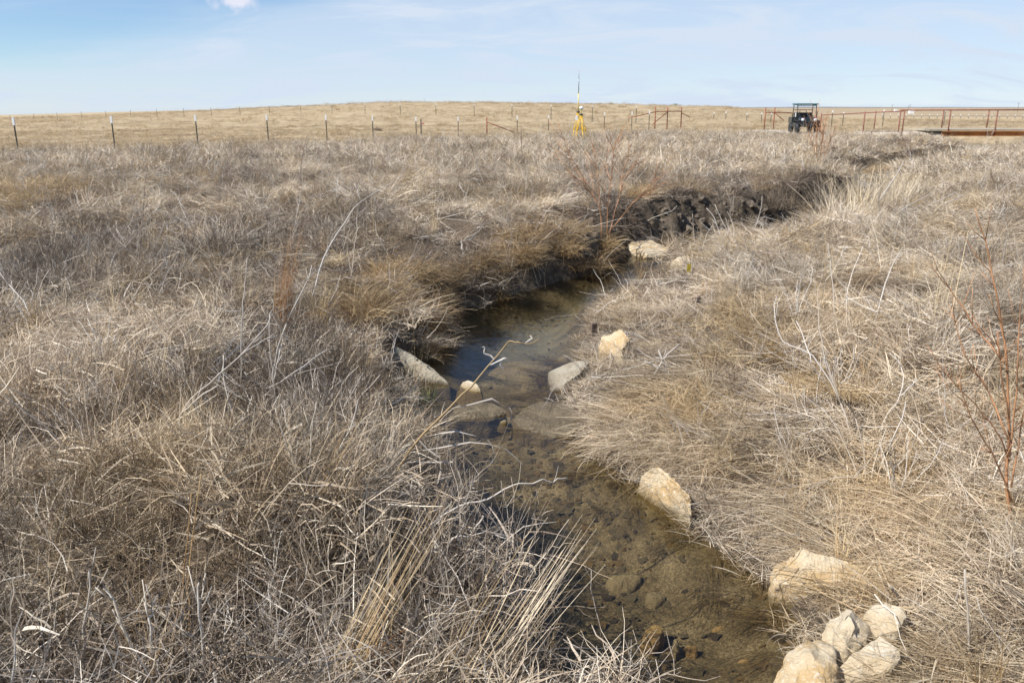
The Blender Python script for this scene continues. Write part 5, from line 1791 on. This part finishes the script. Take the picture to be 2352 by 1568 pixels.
ta, H = tripod('yellow survey tripod carrying the tall radio antenna mast', (1328, 256), [(1313, -0.35), (1325, -0.5), (1343, 0.55)], 42.3,
               [('mast', M_yellowpale, 0.027, 258, 215), ('antenna', M_grey, 0.020, 215.2, 178), ('antenna_tip', M_wire, 0.009, 178.2, 163)])
MB().box((-0.08, -0.12, H - 0.32), (0.11, 0.08, 0.24)).build('radio_box', M_white, ta)
tb_, H = tripod('yellow survey tripod with the white dome receiver on top', (1335, 262), [(1318, -0.4), (1341, -0.6), (1351, 0.35)], 41.6,
                [('pole', M_yellowpale, 0.028, 262, 251)])
zd = at_y(1335, 250.5, 41.6).z - tb_.location.z
dome = MB().lathe((0, 0, zd), [(0.05, -0.01), (0.095, 0.0), (0.10, 0.03), (0.09, 0.075), (0.055, 0.11), (0.01, 0.12)], 16).build('receiver', M_white, tb_, True)
MB().lathe((0, 0, zd - 0.012), [(0.09, 0), (0.102, 0.012), (0.101, 0.028)], 16).build('band', M_teal, dome, True)

# ------------------------------------------------------------------ utility vehicle
U = Vector((18.45, 54.0, 0))
U.z = gz(U.x, U.y) + 0.10
uv = empty('utility_vehicle', U, R(-6))
uv.scale = (0.94, 0.94, 0.93)
tag(uv, 'dark open sided utility vehicle with a teal roof facing the camera', 'utility vehicle')
mb = MB().box((0, 0.2, 0.52), (1.30, 2.3, 0.26)).box((0, 1.05, 0.83), (1.42, 1.1, 0.38)).box((0, 0.5, 0.70), (1.28, 0.5, 0.16))
mb.build('body', M_blackgloss, uv)
bm = bmesh.new()
mbh = MB().box((0, -0.98, 0.78), (1.22, 0.66, 0.46), 0, 0.86)
hood = mbh.build('hood', M_blackgloss, uv)
mod = hood.modifiers.new('bevel', 'BEVEL')
mod.width, mod.segments = 0.07, 3
MB().box((0, -1.36, 0.60), (0.80, 0.07, 0.26)).box((0, -1.41, 0.50), (1.0, 0.06, 0.06)).box((0, -1.41, 0.72), (0.9, 0.05, 0.05)).tube([(-.45, -1.42, .5), (-.45, -1.42, .74)], .025, 6).tube([(.45, -1.42, .5), (.45, -1.42, .74)], .025, 6).build('bumper', M_black, uv)
for sx_ in (-1, 1):
    MB().lathe((sx_ * 0.40, -1.30, 0.86), [(0.10, 0.0), (0.10, -0.05), (0.06, -0.075)], 12, 'Y').build('headlight', M_lamp, uv, True)
    MB().box((sx_ * 0.62, -0.95, 0.80), (0.22, 0.85, 0.06)).box((sx_ * 0.64, -1.32, 0.70), (0.18, 0.06, 0.22)).build('mudguard', M_black, uv)
    MB().tube([(sx_ * 0.62, -0.62, 0.98), (sx_ * 0.60, -0.42, 1.82)], 0.028, 8).build('front_post', M_black, uv, True)
    MB().tube([(sx_ * 0.64, 0.72, 0.90), (sx_ * 0.62, 0.62, 1.82)], 0.028, 8).build('rear_post', M_black, uv, True)
    MB().tube([(sx_ * 0.60, -0.42, 1.82), (sx_ * 0.62, 0.62, 1.82)], 0.028, 8).build('side_rail', M_black, uv, True)
    for yy in (-0.95, 1.0):
        wh = MB().lathe((sx_ * 0.62 - 0.13, yy, 0.33), [(0.17, 0.0), (0.29, 0.0), (0.33, 0.04), (0.33, 0.22), (0.29, 0.26), (0.17, 0.26)], 20, 'X').build('tyre', M_black, uv, True)
        MB().lathe((sx_ * 0.62 - 0.11, yy, 0.33), [(0.168, 0.0), (0.14, 0.05), (0.14, 0.17), (0.168, 0.22)], 14, 'X').build('rim', M_grey, wh, True)
MB().tube([(-.6, .62, 1.5), (.6, .62, 1.5)], .022, 8).tube([(-.2, .62, 1.5), (-.2, .62, .95)], .018, 8).tube([(.22, .62, 1.5), (.22, .62, .95)], .018, 8).build('rear_screen_frame', M_black, uv, True)
MB().tube([(-.60, -.42, 1.78), (.60, -.42, 1.78)], .026, 8).build('cross_bar', M_black, uv, True)
roof = MB().box((0, 0.1, 1.87), (1.46, 1.38, 0.09), 0, 0.95).build('roof', M_teal, uv)
mod = roof.modifiers.new('bevel', 'BEVEL')
mod.width, mod.segments = 0.03, 2
MB().box((0, 0.28, 0.86), (1.2, 0.5, 0.14)).build('seat', M_black, uv)
MB().box((0, 0.54, 1.12), (1.2, 0.10, 0.40)).build('backrest', M_black, uv)
sw = MB()
sw.tube([(0.3 + 0.17 * math.cos(a * math.pi / 6), -0.20 + 0.06 * math.sin(a * math.pi / 6), 1.12 + 0.15 * math.sin(a * math.pi / 6)) for a in range(13)], 0.014, 6)
sw.tube([(0.3, -0.2, 1.12), (0.3, -0.55, 0.98)], 0.018, 6)
sw.build('steering_wheel', M_black, uv, True)
MB().box((0.68, -0.25, 1.02), (0.10, 0.14, 0.16)).build('pink_bag', M_pink, uv)
MB().box((-0.70, -0.45, 1.18), (0.05, 0.10, 0.26)).build('mirror', M_white, uv)

# ------------------------------------------------------------------ far things
p = at_y(1550, 244.6, 163)
tk = empty('stock_tank', (p.x, p.y, gz(p.x, p.y)))
tag(tk, 'small teal topped tank on the crest of the hill', 'tank')
hz = p.z - tk.location.z + 0.35
MB().lathe((0, 0, -0.1), [(0.34, 0), (0.36, hz - 0.1)], 16).build('body', M_deck, tk, True)
MB().lathe((0, 0, hz - 0.2), [(0.40, 0), (0.42, 0.28), (0.30, 0.36)], 16).build('lid', M_tank, tk, True)
for px, pt, Y_, lab in ((2050, 240, 900, 'far utility pole left of the white farm shed'), (2087, 243, 950, 'left one of two close far utility poles'), (2091, 239.5, 900, 'right one of two close far utility poles'), (2340, 236, 700, 'far utility pole above the bridge railing at the right')):
    a_ = at_y(px, pt, Y_)
    g_ = gz(a_.x, a_.y)
    pr = empty('utility_pole', (a_.x, a_.y, g_))
    tag(pr, lab, 'pole', 'far utility poles')
    MB().tube([(0, 0, -1), (0, 0, a_.z - g_)], [0.22, 0.16], 6).build('pole', M_darktwig, pr)
    MB().box((0, 0, a_.z - g_ - 0.6), (2.4, 0.15, 0.15)).build('crossarm', M_darktwig, pr)
for px, py, Y_, w_, lab in ((2058, 249.3, 900, 3.4, 'tiny white farm shed on the far plain'), (2093, 255, 520, 2.6, 'second tiny white shed lower on the far plain')):
    a_ = at_y(px, py, Y_)
    g_ = gz(a_.x, a_.y)
    sh = empty('farm_shed', (a_.x, a_.y, g_))
    tag(sh, lab, 'shed', 'tiny far sheds')
    MB().box((0, 0, 0.9), (w_, w_ * 0.8, 2.4)).build('wall', M_white, sh)
    hw, dp = w_ / 2 + .15, w_ * 0.4 + .15
    mesh_obj('roof', [(-hw, -dp, 2.103), (hw, -dp, 2.103), (hw, dp, 2.103), (-hw, dp, 2.103), (-hw, 0, 2.9), (hw, 0, 2.9)], [(0, 1, 5, 4), (2, 3, 4, 5), (0, 4, 3), (1, 2, 5), (0, 3, 2, 1)], M_deck, sh)
